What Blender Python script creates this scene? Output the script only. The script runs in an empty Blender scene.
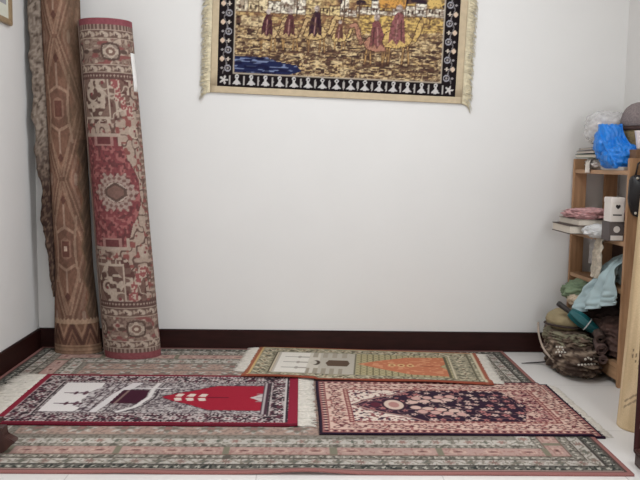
import bpy, bmesh, math, random
import numpy as np
from mathutils import Vector, Matrix, noise

SC = bpy.context.scene
COL = SC.collection
GAIN = 1.08
R = math.radians


# ------------------------------------------------------------------ helpers
SAT = .84


def lin(c):
    out = []
    g_ = .3 * c[0] + .59 * c[1] + .11 * c[2]
    for v in (g_ + (a_ - g_) * SAT for a_ in c[:3]):
        v = v / 255.0
        out.append((v / 12.92 if v <= 0.04045 else ((v + 0.055) / 1.055) ** 2.4))
    return out


def link(o, parent=None):
    COL.objects.link(o)
    if parent is not None:
        o.parent = parent
    return o


def tag(o, label, cat, group=None, kind=None):
    o['label'] = label
    o['category'] = cat
    if group:
        o['group'] = group
    if kind:
        o['kind'] = kind
    return o


def thing(name, loc, label, cat, group=None):
    o = bpy.data.objects.new(name, None)
    o.empty_display_size = 0.05
    link(o)
    o.location = loc
    tag(o, label, cat, group)
    return o


def mesh_obj(name, verts, faces, mat, parent=None, cols=None, smooth=True, world=True):
    """verts in world space; when parented, shifted to the parent's frame"""
    me = bpy.data.meshes.new(name)
    verts = np.asarray(verts, dtype=float)
    if parent is not None and world:
        verts = verts - np.array(parent.location)
    me.from_pydata(verts.tolist(), [], faces if isinstance(faces, list) else faces.tolist())
    if cols is not None:
        a = me.color_attributes.new('Col', 'FLOAT_COLOR', 'POINT')
        c4 = np.ones((len(verts), 4), dtype=np.float32)
        c4[:, :3] = cols
        a.data.foreach_set('color', c4.ravel())
    me.update()
    if smooth:
        me.polygons.foreach_set('use_smooth', [True] * len(me.polygons))
    me.materials.append(mat)
    o = bpy.data.objects.new(name, me)
    return link(o, parent)


def bm_obj(name, bm, mat, parent=None, smooth=False):
    bmesh.ops.recalc_face_normals(bm, faces=bm.faces)
    me = bpy.data.meshes.new(name)
    if parent is not None:
        bmesh.ops.translate(bm, verts=bm.verts, vec=-Vector(parent.location))
    bm.to_mesh(me)
    bm.free()
    if smooth:
        for p in me.polygons:
            p.use_smooth = True
    me.materials.append(mat)
    o = bpy.data.objects.new(name, me)
    return link(o, parent)


def box_bm(x0, x1, y0, y1, z0, z1, bev=0.0, rot=None, bm=None):
    own = bmesh.new()
    bmesh.ops.create_cube(own, size=1)
    for v in own.verts:
        v.co = Vector(((x0 + x1) / 2 + v.co.x * (x1 - x0), (y0 + y1) / 2 + v.co.y * (y1 - y0), (z0 + z1) / 2 + v.co.z * (z1 - z0)))
    if bev:
        bmesh.ops.bevel(own, geom=list(own.edges), offset=bev, segments=2, affect='EDGES')
    if rot:
        bmesh.ops.rotate(own, verts=own.verts, cent=rot[0], matrix=rot[1])
    return own


def box(name, x0, x1, y0, y1, z0, z1, mat, parent=None, bev=0.0, rot=None):
    return bm_obj(name, box_bm(x0, x1, y0, y1, z0, z1, bev, rot), mat, parent)


def tube(name, pts, rads, mat, parent=None, seg=16, flat=1.0):
    """closed swept tube through pts with a radius each"""
    pts = [Vector(p) for p in pts]
    V, F = [], []
    n = len(pts)
    up = Vector((0.03, 0.1, 1)).normalized()
    for i, p in enumerate(pts):
        t = (pts[min(i + 1, n - 1)] - pts[max(i - 1, 0)]).normalized()
        a = t.cross(up)
        if a.length < 0.05:
            a = t.cross(Vector((1, 0, 0)))
        a.normalize()
        b = a.cross(t).normalized()
        for k in range(seg):
            th = 2 * math.pi * k / seg
            V.append(p + a * (rads[i] * math.cos(th)) + b * (rads[i] * flat * math.sin(th)))
    for i in range(n - 1):
        for k in range(seg):
            k2 = (k + 1) % seg
            F.append((i * seg + k, i * seg + k2, (i + 1) * seg + k2, (i + 1) * seg + k))
    F.append(tuple(reversed(range(seg))))
    F.append(tuple(range((n - 1) * seg, n * seg)))
    return mesh_obj(name, [tuple(v) for v in V], F, mat, parent)


def sheet(name, P, mat, parent=None, thick=0.004, cols=None, edge_col=None):
    """closed solid from a grid of points P[nv][nu][3], thickened along its normals"""
    P = np.asarray(P, float)
    nv, nu = P.shape[:2]
    du = np.gradient(P, axis=1)
    dv = np.gradient(P, axis=0)
    N = np.cross(du, dv)
    N /= (np.linalg.norm(N, axis=2, keepdims=True) + 1e-12)
    B = P - N * thick
    V = np.concatenate([P.reshape(-1, 3), B.reshape(-1, 3)])
    idx = np.arange(nv * nu).reshape(nv, nu)
    a, b, c, d = idx[:-1, :-1].ravel(), idx[:-1, 1:].ravel(), idx[1:, 1:].ravel(), idx[1:, :-1].ravel()
    F = [np.stack([a, b, c, d], 1), np.stack([d, c, b, a], 1) + nv * nu]
    per = np.concatenate([idx[0, :], idx[1:, -1], idx[-1, -2::-1], idx[-2:0:-1, 0]])
    nx = np.roll(per, -1)
    F.append(np.stack([nx, per, per + nv * nu, nx + nv * nu], 1))
    F = np.concatenate(F)
    cc = None
    if cols is not None:
        c0 = np.asarray(cols).reshape(-1, 3)
        c1 = c0 if edge_col is None else np.tile(np.asarray(edge_col), (nv * nu, 1))
        cc = np.concatenate([c0, c1])
    return mesh_obj(name, V, F, mat, parent, cc)


# ------------------------------------------------------------------ raster painting of woven patterns
def smooth01(x):
    return np.clip(x, 0, 1)


class Cv:
    def __init__(s, W, H, step, stepy=None, x0=0.0, y0=0.0):
        s.nx = int(round(W / step)) + 1
        s.ny = int(round(H / (stepy or step))) + 1
        s.W, s.H, s.e = W, H, step
        s.X, s.Y = np.meshgrid(np.linspace(x0, x0 + W, s.nx), np.linspace(y0, y0 + H, s.ny))
        s.C = np.zeros((s.ny, s.nx, 3))

    def fill(s, m, col, a=1.0):
        m = np.clip(np.asarray(m, float) * a, 0, 1)[..., None]
        s.C = s.C * (1 - m) + np.array(lin(col)) * m

    def box(s, x0, x1, y0, y1):
        e = s.e
        f = lambda d: np.clip(d / e + .5, 0, 1)
        return f(s.X - x0) * f(x1 - s.X) * f(s.Y - y0) * f(y1 - s.Y)

    def ell(s, cx, cy, rx, ry):
        d = np.sqrt(((s.X - cx) / rx) ** 2 + ((s.Y - cy) / ry) ** 2)
        return np.clip((1 - d) * min(rx, ry) / s.e + .5, 0, 1)

    def poly(s, pts, X=None, Y=None):
        X = s.X if X is None else X
        Y = s.Y if Y is None else Y
        ins = np.zeros(X.shape, bool)
        n = len(pts)
        for i in range(n):
            (xa, ya), (xb, yb) = pts[i], pts[(i + 1) % n]
            if ya == yb:
                continue
            c = ((ya > Y) != (yb > Y)) & (X < (xb - xa) * (Y - ya) / (yb - ya) + xa)
            ins ^= c
        return ins.astype(float)

    def line(s, pts, w):
        d = np.full(s.X.shape, 1e9)
        for (xa, ya), (xb, yb) in zip(pts[:-1], pts[1:]):
            L2 = (xb - xa) ** 2 + (yb - ya) ** 2 + 1e-12
            t = np.clip(((s.X - xa) * (xb - xa) + (s.Y - ya) * (yb - ya)) / L2, 0, 1)
            d = np.minimum(d, np.hypot(s.X - xa - t * (xb - xa), s.Y - ya - t * (yb - ya)))
        return np.clip((w / 2 - d) / s.e + .5, 0, 1)


def vn(X, Y, sx, sy=None, seed=0):
    """smooth value noise 0..1 with cell sizes sx, sy"""
    sy = sy or sx
    rng = np.random.RandomState(seed)
    G = rng.rand(257, 257)
    x = (np.asarray(X) / sx) % 256
    y = (np.asarray(Y) / sy) % 256
    xi, yi = x.astype(int), y.astype(int)
    fx, fy = x - xi, y - yi
    fx = fx * fx * (3 - 2 * fx)
    fy = fy * fy * (3 - 2 * fy)
    return (G[yi, xi] * (1 - fx) + G[yi, xi + 1] * fx) * (1 - fy) + (G[yi + 1, xi] * (1 - fx) + G[yi + 1, xi + 1] * fx) * fy


def th(a, t, s=0.08):
    return np.clip((a - t) / s + .5, 0, 1)


def flowers(S, T, per, r, petals=6, ph=0.0, off=0.0):
    """row of rosettes along S (period per), centred on T=0"""
    s = (S + off) % per - per / 2
    d = np.hypot(s, T)
    a = np.arctan2(T, s)
    return th(r * (.78 + .26 * np.cos(petals * a + ph)) / np.maximum(d, 1e-6), 1.0, .25)


def scroll(S, T, per, amp, w):
    """wavy vine along S"""
    return th(w / np.maximum(np.abs(T - amp * np.sin(2 * math.pi * S / per)), 1e-6), 1.0, .5)


def blossoms(X, Y, cell, seed, rmin=.25, rmax=.45, petals=5):
    """jittered field of blossoms: returns mask and random value per cell"""
    rng = np.random.RandomState(seed)
    J = rng.rand(64, 64, 4)
    M = np.zeros(X.shape)
    V = np.zeros(X.shape)
    gx, gy = np.floor(X / cell).astype(int), np.floor(Y / cell).astype(int)
    for ax in (-1, 0, 1):
        for ay in (-1, 0, 1):
            cx, cy = gx + ax, gy + ay
            j = J[cy % 64, cx % 64]
            px = (cx + .2 + .6 * j[..., 0]) * cell
            py = (cy + .2 + .6 * j[..., 1]) * cell
            rr = cell * (rmin + (rmax - rmin) * j[..., 2])
            d = np.hypot(X - px, Y - py)
            a = np.arctan2(Y - py, X - px)
            m = th(rr * (.8 + .25 * np.cos(petals * a + 6 * j[..., 3])) / np.maximum(d, 1e-6), 1, .3)
            V = np.where(m > M, j[..., 3], V)
            M = np.maximum(M, m)
    return M, V


# ------------------------------------------------------------------ materials
def new_mat(name):
    m = bpy.data.materials.new(name)
    m.use_nodes = True
    nt = m.node_tree
    b = nt.nodes['Principled BSDF']
    return m, nt, b


def plain(name, col, rough=.6, var=.08, scale=30, bump=0.0, bscale=200, metallic=0.0, stretch=None, col2=None, sheen=0.0):
    m, nt, b = new_mat(name)
    N, L = nt.nodes, nt.links
    tc = N.new('ShaderNodeTexCoord')
    mp = N.new('ShaderNodeMapping')
    if stretch:
        mp.inputs['Scale'].default_value = stretch
    L.new(tc.outputs['Object'], mp.inputs['Vector'])
    no = N.new('ShaderNodeTexNoise')
    no.inputs['Scale'].default_value = scale
    no.inputs['Detail'].default_value = 5
    L.new(mp.outputs['Vector'], no.inputs['Vector'])
    cr = N.new('ShaderNodeValToRGB')
    c = [v * GAIN for v in lin(col)]
    if col2 is None:
        lo = [v * (1 - var) for v in c]
        hi = [v * (1 + var) for v in c]
    else:
        lo, hi = [v * GAIN for v in lin(col2)], c
    cr.color_ramp.elements[0].position = .3
    cr.color_ramp.elements[1].position = .7
    cr.color_ramp.elements[0].color = (*lo, 1)
    cr.color_ramp.elements[1].color = (*hi, 1)
    L.new(no.outputs['Fac'], cr.inputs['Fac'])
    L.new(cr.outputs['Color'], b.inputs['Base Color'])
    b.inputs['Roughness'].default_value = rough
    b.inputs['Metallic'].default_value = metallic
    if sheen:
        b.inputs['Sheen Weight'].default_value = sheen
    if bump:
        n2 = N.new('ShaderNodeTexNoise')
        n2.inputs['Scale'].default_value = bscale
        n2.inputs['Detail'].default_value = 3
        L.new(mp.outputs['Vector'], n2.inputs['Vector'])
        bp = N.new('ShaderNodeBump')
        bp.inputs['Strength'].default_value = bump
        bp.inputs['Distance'].default_value = .004
        L.new(n2.outputs['Fac'], bp.inputs['Height'])
        L.new(bp.outputs['Normal'], b.inputs['Normal'])
    return m


def woven(name, rough=.95, bump=.35, spec=.15):
    m, nt, b = new_mat(name)
    N, L = nt.nodes, nt.links
    at = N.new('ShaderNodeVertexColor')
    at.layer_name = 'Col'
    tc = N.new('ShaderNodeTexCoord')
    no = N.new('ShaderNodeTexNoise')
    no.inputs['Scale'].default_value = 260
    no.inputs['Detail'].default_value = 2
    L.new(tc.outputs['Object'], no.inputs['Vector'])
    mr = N.new('ShaderNodeMapRange')
    mr.inputs['To Min'].default_value = .78 * GAIN
    mr.inputs['To Max'].default_value = 1.22 * GAIN
    L.new(no.outputs['Fac'], mr.inputs['Value'])
    vm = N.new('ShaderNodeVectorMath')
    vm.operation = 'SCALE'
    L.new(at.outputs['Color'], vm.inputs[0])
    L.new(mr.outputs['Result'], vm.inputs['Scale'])
    L.new(vm.outputs['Vector'], b.inputs['Base Color'])
    b.inputs['Roughness'].default_value = rough
    b.inputs['Specular IOR Level'].default_value = spec
    bp = N.new('ShaderNodeBump')
    bp.inputs['Strength'].default_value = bump
    bp.inputs['Distance'].default_value = .003
    L.new(no.outputs['Fac'], bp.inputs['Height'])
    L.new(bp.outputs['Normal'], b.inputs['Normal'])
    return m


M_WOVEN = woven('woven_wool')
M_FRINGE = plain('cotton_fringe', (206, 197, 184), .95, .12, 60)
M_FRINGE_D = plain('cream_silk_fringe', (214, 200, 166), .8, .14, 60)
M_WALL = plain('white_wall_paint', (220, 217, 213), .85, .012, 3, .04, 60)
M_CEIL = plain('ceiling_paint', (228, 226, 222), .9, .01, 3)
M_BASE = plain('dark_red_brown_skirting', (44, 15, 11), .5, .25, 8, stretch=(1, 1, 6))
M_BASE.node_tree.nodes['Principled BSDF'].inputs['Specular IOR Level'].default_value = .2
M_WOOD = plain('pine_wood', (190, 142, 98), .55, .2, 4, .1, 60, stretch=(14, 14, 1.2), col2=(160, 114, 76))
M_WOOD_H = plain('pine_board_wood', (194, 148, 106), .55, .2, 4, .1, 60, stretch=(14, 1.2, 14), col2=(164, 120, 82))
M_DWOOD = plain('dark_stained_wood', (66, 34, 28), .4, .25, 6, stretch=(8, 8, 1))


def floor_mat():
    m, nt, b = new_mat('cream_floor_tiles')
    N, L = nt.nodes, nt.links
    tc = N.new('ShaderNodeTexCoord')
    br = N.new('ShaderNodeTexBrick')
    br.offset = 0
    br.inputs['Scale'].default_value = 1.0
    br.inputs['Mortar Size'].default_value = .0022
    br.inputs['Brick Width'].default_value = .6
    br.inputs['Row Height'].default_value = .6
    a = [v * GAIN for v in lin((222, 216, 210))]
    c = [v * GAIN for v in lin((219, 214, 209))]
    g = [v * GAIN for v in lin((196, 190, 185))]
    br.inputs['Color1'].default_value = (*a, 1)
    br.inputs['Color2'].default_value = (*c, 1)
    br.inputs['Mortar'].default_value = (*g, 1)
    mp = N.new('ShaderNodeMapping')
    mp.inputs['Location'].default_value = (.13, .22, 0)
    L.new(tc.outputs['Object'], mp.inputs['Vector'])
    L.new(mp.outputs['Vector'], br.inputs['Vector'])
    L.new(br.outputs['Color'], b.inputs['Base Color'])
    b.inputs['Roughness'].default_value = .38
    b.inputs['Specular IOR Level'].default_value = .35
    return m


# ------------------------------------------------------------------ the room
XL, XR, YB, YF, ZC = -1.385, 1.70, 4.005, -2.4, 2.75
M_FLOOR = floor_mat()
o = box('floor', XL - .1, XR + .1, YF - .1, YB + .1, -.1, 0, M_FLOOR); o['kind'] = 'structure'
o = box('ceiling', XL - .1, XR + .1, YF - .1, YB + .1, ZC, ZC + .1, M_CEIL); o['kind'] = 'structure'
o = box('wall_back', XL - .1, XR + .1, YB, YB + .1, 0, ZC, M_WALL); o['kind'] = 'structure'
o = box('wall_front', XL - .1, XR + .1, YF - .1, YF, 0, ZC, M_WALL); o['kind'] = 'structure'
o = box('wall_left', XL - .1, XL, YF, YB, 0, ZC, M_WALL); o['kind'] = 'structure'
o = box('wall_right', XR, XR + .1, YF, YB, 0, ZC, M_WALL); o['kind'] = 'structure'
o = box('baseboard_back', XL, XR, YB - .016, YB, 0, .108, M_BASE, bev=.004); o['kind'] = 'structure'
o = box('baseboard_left', XL, XL + .016, YF, YB - .016, 0, .108, M_BASE, bev=.004); o['kind'] = 'structure'
o = box('baseboard_right', XR - .008, XR, YF, YB - .016, 0, .108, M_BASE, bev=.002); o['kind'] = 'structure'


# ------------------------------------------------------------------ rugs
def sstep(x):
    x = np.clip(x, 0, 1)
    return x * x * (3 - 2 * x)


def fringe(name, base_pts, direction, length, zfun, parent, mat=M_FRINGE, n=170, seed=1, droop=0.0, w=.0042):
    """strands rooted along base_pts (two world points), flat on whatever zfun gives"""
    rng = random.Random(seed)
    a, b = Vector(base_pts[0]), Vector(base_pts[1])
    d = Vector(direction).normalized()
    side = (b - a).normalized()
    V, F = [], []
    nseg = 6
    drift = 0
    for i in range(n):
        t = (i + rng.random()) / n
        drift = .9 * drift + rng.uniform(-.12, .12)
        ang = drift * .8 + rng.uniform(-.15, .15)
        L = length * rng.uniform(.72, 1.05)
        p = a.lerp(b, t)
        base = len(V)
        hgt = rng.uniform(.002, .007)
        wig = rng.uniform(-.006, .006)
        for k in range(nseg + 1):
            q = k / nseg
            pos = p + d * (L * q) + side * (L * math.tan(ang) * q * q + wig * math.sin(q * 5))
            z = zfun(pos.x, pos.y) + hgt * (1 - .6 * q) + .0012
            ww = w * (1 - .55 * q)
            V.append((pos.x - side.x * ww, pos.y - side.y * ww, z - .0012))
            V.append((pos.x + side.x * ww, pos.y + side.y * ww, z - .0012))
            V.append((pos.x, pos.y, z + .002 * (1 - .5 * q)))
        for k in range(nseg):
            u = base + 3 * k
            for s0, s1 in ((0, 1), (1, 2), (2, 0)):
                F.append((u + s0, u + s1, u + 3 + s1, u + 3 + s0))
        F.append((base, base + 2, base + 1))
        F.append((base + 3 * nseg, base + 3 * nseg + 1, base + 3 * nseg + 2))
    o = mesh_obj(name, V, F, mat, parent)
    o['kind'] = 'stuff'
    return o


def rug_body(name, cv, place, zfun, thick, parent, wave=None, edge=(120, 90, 80)):
    """place(u, v) -> world x, y for canvas coordinates"""
    Xw, Yw = place(cv.X, cv.Y)
    Z = zfun(Xw, Yw) + thick
    if wave is not None:
        Z = Z + wave(cv.X, cv.Y)
    P = np.stack([Xw, Yw, Z], -1)
    return sheet(name, P, M_WOVEN, parent, thick - .0006, cv.C, lin(edge))


# ---- big floor carpet
BX0, BX1, BY0, BY1 = -1.362, 1.10, 2.352, 3.984


def big_z(x, y):
    x = np.asarray(x, float); y = np.asarray(y, float)
    inside = sstep((BX1 + .012 - x) / .02) * sstep((y - BY0 + .012) / .02)
    return inside * .0085


cv = Cv(BX1 - BX0, BY1 - BY0, .0045, .006)
W_, H_ = cv.W, cv.H
dL, dR, dB, dT = cv.X, W_ - cv.X, cv.Y, H_ - cv.Y
D = np.minimum(np.minimum(dL, dR), np.minimum(dB, dT))           # distance in from the edge
horiz = np.minimum(dB, dT) <= np.minimum(dL, dR)
S = np.where(horiz, cv.X, cv.Y + .11)                            # run along the border
fine = vn(cv.X, cv.Y, .007, .010, 3)
med = vn(cv.X, cv.Y, .02, .02, 4)
CREAM, SAGE, SAGED, PINK, PINKD, ROSE = (180, 171, 160), (132, 124, 112), (96, 92, 84), (174, 140, 129), (146, 104, 97), (154, 98, 92)
cv.fill(np.ones_like(cv.X), PINK)


def band(d0, d1, col):
    m = ((D >= d0) & (D < d1)).astype(float)
    cv.fill(m, col)
    return m


def in_band(d0, d1):
    return ((D >= d0) & (D < d1)).astype(float)


band(0, .018, ROSE)
band(.018, .024, (84, 66, 60))
m = band(.026, .062, SAGED)
cv.fill(m * flowers(S, D - .044, .034, .011, 5), (176, 170, 156))
cv.fill(m * th(fine, .62), (50, 54, 50))
band(.062, .068, (70, 62, 56))
m = band(.068, .112, CREAM)
cv.fill(m * flowers(S, D - .09, .15, .019, 8), (140, 104, 96))
cv.fill(m * flowers(S, D - .09, .15, .020, 4, 0, .075), (100, 98, 88))
cv.fill(m * scroll(S, D - .09, .075, .013, .0035), (120, 112, 98))
cv.fill(m * th(fine, .72), (128, 118, 104))
band(.112, .117, (86, 74, 66))
m = band(.117, .150, SAGE)
cv.fill(m * flowers(S, D - .133, .026, .009, 4), (184, 174, 160))
cv.fill(m * th(fine, .6), (92, 86, 76))


def pinkband(d0, d1, off=0.0):
    m = band(d0, d1, PINK)
    c = (d0 + d1) / 2
    per = .124
    cv.fill(m * flowers(S + off, D - c, per, .030, 2, 0), (192, 158, 142))
    cv.fill(m * flowers(S + off, D - c, per, .017, 2, 0), PINKD)
    cv.fill(m * flowers(S + off, D - c, per, .008, 2, 0), (84, 52, 52))
    cv.fill(m * th(fine, .66) * .7, (152, 106, 96))
    g = ((S + off) % .372)
    cv.fill(m * ((g < .012) | (g > .36)), (122, 116, 96))
    cv.fill(m * ((D < d0 + .004) | (D > d1 - .004)), (120, 88, 78))


pinkband(.150, .222)
m = band(.222, .252, SAGE)
cv.fill(m * flowers(S, D - .237, .028, .009, 4), (184, 174, 160))
cv.fill(m * th(fine, .6), (92, 86, 76))
m = band(.252, .300, CREAM)
cv.fill(m * flowers(S, D - .276, .12, .019, 6), (150, 112, 102))
cv.fill(m * flowers(S, D - .276, .12, .016, 4, 0, .06), (98, 98, 86))
cv.fill(m * th(fine, .68), (130, 122, 108))
m = band(.300, .330, SAGE)
cv.fill(m * th(fine, .58), (104, 96, 86))
# field: rows of medallions on pink
m = (D >= .330).astype(float)
cv.fill(m, (164, 134, 120))
rowY = (cv.Y - .33) % .145 - .0725
cv.fill(m * flowers(cv.X, rowY, .16, .055, 8), CREAM)
cv.fill(m * flowers(cv.X, rowY, .16, .040, 4), (118, 112, 98))
cv.fill(m * flowers(cv.X, rowY, .16, .022, 6), PINKD)
cv.fill(m * (np.abs(rowY) > .064), (126, 116, 104))
cv.fill(m * th(fine, .63) * .6, (112, 96, 86))
cv.C *= (.88 + .24 * vn(cv.X, cv.Y, .3, .3, 9))[..., None]
big = thing('floor_carpet', ((BX0 + BX1) / 2, (BY0 + BY1) / 2, 0), 'large faded pink and grey oriental carpet covering the floor under the three small rugs', 'carpet')


def big_wave(u, v):
    near = np.exp(-((v) / .035) ** 2)
    x = u + BX0
    return near * (.010 * np.exp(-((x - .03) / .12) ** 2) + .003 * np.exp(-((x + .55) / .1) ** 2)) + .0012 * (vn(u, v, .25, .2, 12) - .5)


rug_body('carpet_body', cv, lambda u, v: (u + BX0, v + BY0), lambda x, y: np.zeros_like(x), .0085, big, big_wave, ROSE)


def busy(cv, mask, base, light, dark, seed, sc=.011, t1=.56, t2=.62):
    """fine dense floral tangle"""
    a = vn(cv.X, cv.Y, sc, sc * 1.15, seed)
    b = vn(cv.X, cv.Y, sc * .8, sc, seed + 1)
    c = np.abs(vn(cv.X, cv.Y, sc * 1.8, sc * 1.8, seed + 2) - .5)
    cv.fill(mask, base)
    cv.fill(mask * th(a, t1), light)
    cv.fill(mask * th(b, t2), dark)
    cv.fill(mask * (1 - th(c, .045, .04)), light, .8)


def frame_d(cv):
    return np.minimum(np.minimum(cv.X, cv.W - cv.X), np.minimum(cv.Y, cv.H - cv.Y))


# ---- crimson prayer rug
RX0, RY0, RW, RH = -1.156, 2.772, 1.156, .668
cv = Cv(RW, RH, .0036, .004)
CRIM, WHT, BLK, GRY, PLUM = (142, 24, 46), (206, 196, 190), (40, 28, 34), (146, 132, 130), (84, 36, 54)
D = frame_d(cv)
hz = np.minimum(cv.Y, cv.H - cv.Y) < np.minimum(cv.X, cv.W - cv.X)
S = np.where(hz, cv.X, cv.Y)
cv.fill(np.ones_like(cv.X), CRIM)
cv.fill(D < .026, (128, 26, 46))
m = ((D > .028) & (D < .118)).astype(float)
busy(cv, m, (92, 46, 58), (176, 160, 156), (46, 34, 42), 21, .012, .60, .56)
cv.fill(m * flowers(S, D - .073, .104, .030, 6), (60, 40, 50))
cv.fill(m * flowers(S, D - .073, .104, .022, 6), (204, 190, 184))
cv.fill(m * flowers(S, D - .073, .104, .010, 6), (110, 34, 50))
cv.fill(m * ((D < .034) | ((D > .110))) * (th(np.sin(S * 2 * math.pi / .016), .0)), (196, 182, 178))
cv.fill(((D > .118) & (D < .124)).astype(float), BLK)
x0i, x1i, y0i, y1i = .124, 1.032, .124, .544
inn = cv.box(x0i, x1i, y0i, y1i)
busy(cv, inn, (134, 120, 120), (178, 168, 164), (82, 68, 74), 31, .009, .55, .58)
# white sky panel with minarets, pointing left
yc = RH / 2
cv.fill(inn * cv.poly([(.135, .145), (.27, .145), (.29, .19), (.262, .21), (.275, .25), (.262, .30), (.285, .35), (.27, .40), (.30, .46), (.30, .535), (.135, .535)]), (216, 208, 204))
for yy in (.245, .385):
    cv.fill(cv.poly([(.165, yy - .004), (.30, yy - .010), (.30, yy + .010), (.165, yy + .004)]), (86, 44, 60))
    cv.fill(cv.ell(.215, yy, .008, .022), (86, 44, 60))
    cv.fill(cv.ell(.255, yy, .010, .028), (96, 60, 72))
bl = cv.poly([(.285, .15), (.345, .13), (.40, .25), (.44, .54), (.31, .54), (.30, .46), (.27, .38), (.275, .28)])
busy(cv, bl * inn, (140, 124, 124), (190, 180, 178), (84, 66, 74), 41, .012)
for k in range(5):
    cv.fill(inn * cv.line([(.30 + .03 * k, .14), (.34 + .03 * k, .54)], .006), (60, 40, 50), .8)
cv.fill(inn * cv.poly([(.335, .14), (.362, .14), (.41, .36), (.47, .54), (.425, .54), (.37, .36)]), (206, 198, 196))
cv.fill(cv.poly([(.385, .245), (.50, .245), (.522, .33), (.515, .43), (.405, .43), (.395, .34)]), (66, 22, 40))
cv.fill(cv.line([(.41, .25), (.43, .42)], .010), (150, 120, 110), .7)
cv.fill(inn * cv.line([(.445, .145), (.50, .20), (.535, .33), (.53, .44), (.54, .53)], .018), (208, 200, 196))
cv.fill(inn * cv.line([(.475, .145), (.53, .22), (.56, .33), (.555, .44), (.57, .53)], .007), (50, 34, 44))
cv.fill(inn * cv.line([(.44, .455), (.60, .455)], .014), (206, 198, 196))
# mihrab niche
nic = cv.poly([(.585, yc), (.64, yc + .05), (.70, yc + .085), (.76, yc + .135), (.80, yc + .165), (1.005, yc + .165), (1.005, yc + .05), (.955, yc), (1.005, yc - .05), (1.005, yc - .165), (.80, yc - .165), (.76, yc - .135), (.70, yc - .085), (.64, yc - .05)])
edge_n = cv.line([(.585, yc), (.64, yc + .05), (.70, yc + .085), (.76, yc + .135), (.80, yc + .165), (1.005, yc + .165)], .016)
edge_n2 = cv.line([(.585, yc), (.64, yc - .05), (.70, yc - .085), (.76, yc - .135), (.80, yc - .165), (1.005, yc - .165)], .016)
cv.fill(np.maximum(edge_n, edge_n2) * (.55 + .45 * th(np.sin(cv.X * 2 * math.pi / .035), 0)), PLUM)
cv.fill(nic, (166, 22, 44))
for k, xx in enumerate((.655, .705, .755)):
    for s in (-1, 1):
        cv.fill(cv.poly([(xx - .018, yc + s * .012), (xx + .012, yc + s * .006), (xx + .020, yc + s * .045), (xx - .006, yc + s * .05)]), (212, 190, 178))
cv.fill(cv.line([(.78, yc), (.86, yc)], .012), (110, 14, 34))
cv.fill(cv.poly([(.955, yc), (1.006, yc + .05), (1.006, yc - .05)]), (190, 176, 172))
for k in range(3):
    cv.fill(cv.line([(.985, yc - .05 + .05 * k), (1.03, yc - .05 + .05 * k)], .010), (150, 130, 130))
cv.fill(cv.box(1.006, 1.032, y0i, y1i), (70, 40, 54))
cv.fill(cv.box(1.012, 1.020, y0i, y1i), (176, 164, 162))
cv.fill(cv.box(1.100, 1.108, .03, RH - .03), (190, 180, 176))
cv.fill(cv.box(1.108, 1.116, .03, RH - .03), (44, 32, 42))
cv.fill(cv.box(1.118, RW, 0, RH), (148, 26, 50))
cv.fill(cv.box(0, .030, 0, RH), (142, 26, 48))
cv.fill(cv.box(0, RW, 0, .014), (96, 14, 32))
red = thing('prayer_rug', (RX0 + RW / 2, RY0 + RH / 2, 0), 'crimson red prayer rug with white minarets and a red niche, at left', 'rug', None)
rug_body('rug_body', cv, lambda u, v: (u + RX0, v + RY0), big_z, .0075, red, lambda u, v: .0015 * (vn(u, v, .2, .2, 5) - .3) + .003 * np.exp(-((RW - u) / .03) ** 2), (92, 18, 34))
fringe('fringe', ((RX0 + .004, RY0 + .01, 0), (RX0 + .004, RY0 + RH - .01, 0)), (-1, 0, 0), .145, big_z, red, n=420, seed=3)
fringe('fringe', ((RX0 + RW - .004, RY0 + .01, 0), (RX0 + RW - .004, RY0 + RH - .01, 0)), (1, 0, 0), .074, big_z, red, n=360, seed=4)

# ---- dark floral prayer rug
DX0, DY0, DW, DH = .080, 2.690, 1.062, .674
cv = Cv(DW, DH, .0036, .004)
NAVY, RPNK, CRM, DRED = (38, 22, 40), (176, 122, 112), (206, 176, 152), (116, 30, 40)
D = frame_d(cv)
hz = np.minimum(cv.Y, cv.H - cv.Y) < np.minimum(cv.X, cv.W - cv.X)
S = np.where(hz, cv.X, cv.Y)
cv.fill(np.ones_like(cv.X), NAVY)
m = ((D > .012) & (D < .042)).astype(float)
cv.fill(m, (144, 82, 80))
cv.fill(m * flowers(S, D - .027, .030, .010, 4), (206, 168, 150))
cv.fill(m * flowers(S, D - .027, .030, .009, 4, 0, .015), (70, 26, 44))
m = ((D > .042) & (D < .118)).astype(float)
cv.fill(m, (206, 172, 154))
cv.fill(m * th(vn(cv.X, cv.Y, .012, .012, 51), .66), (164, 104, 96))
cv.fill(m * flowers(S, D - .08, .088, .028, 5, .5), (104, 52, 58))
cv.fill(m * flowers(S, D - .08, .088, .018, 5, .5), (200, 156, 140))
cv.fill(m * flowers(S, D - .08, .088, .012, 4, 0, .044), (88, 26, 40))
cv.fill(m * scroll(S, D - .08, .088, .024, .004), (120, 66, 66))
m = ((D > .118) & (D < .138)).astype(float)
cv.fill(m, (134, 66, 66))
cv.fill(m * flowers(S, D - .128, .022, .007, 4), (204, 160, 140))
m = (D > .138).astype(float)
cv.fill(m, (44, 24, 44))
bm_, bv = blossoms(cv.X, cv.Y, .046, 61, .22, .42, 5)
vine = np.abs(vn(cv.X, cv.Y, .05, .05, 62) - .5)
cv.fill(m * (1 - th(vine, .02, .03)), (140, 100, 98))
cv.fill(m * bm_ * (bv < .55), (206, 170, 156))
cv.fill(m * bm_ * (bv >= .55), (176, 108, 104))
bm2, bv2 = blossoms(cv.X, cv.Y, .046, 61, .08, .13, 5)
cv.fill(m * bm2, (96, 30, 46))
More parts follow.
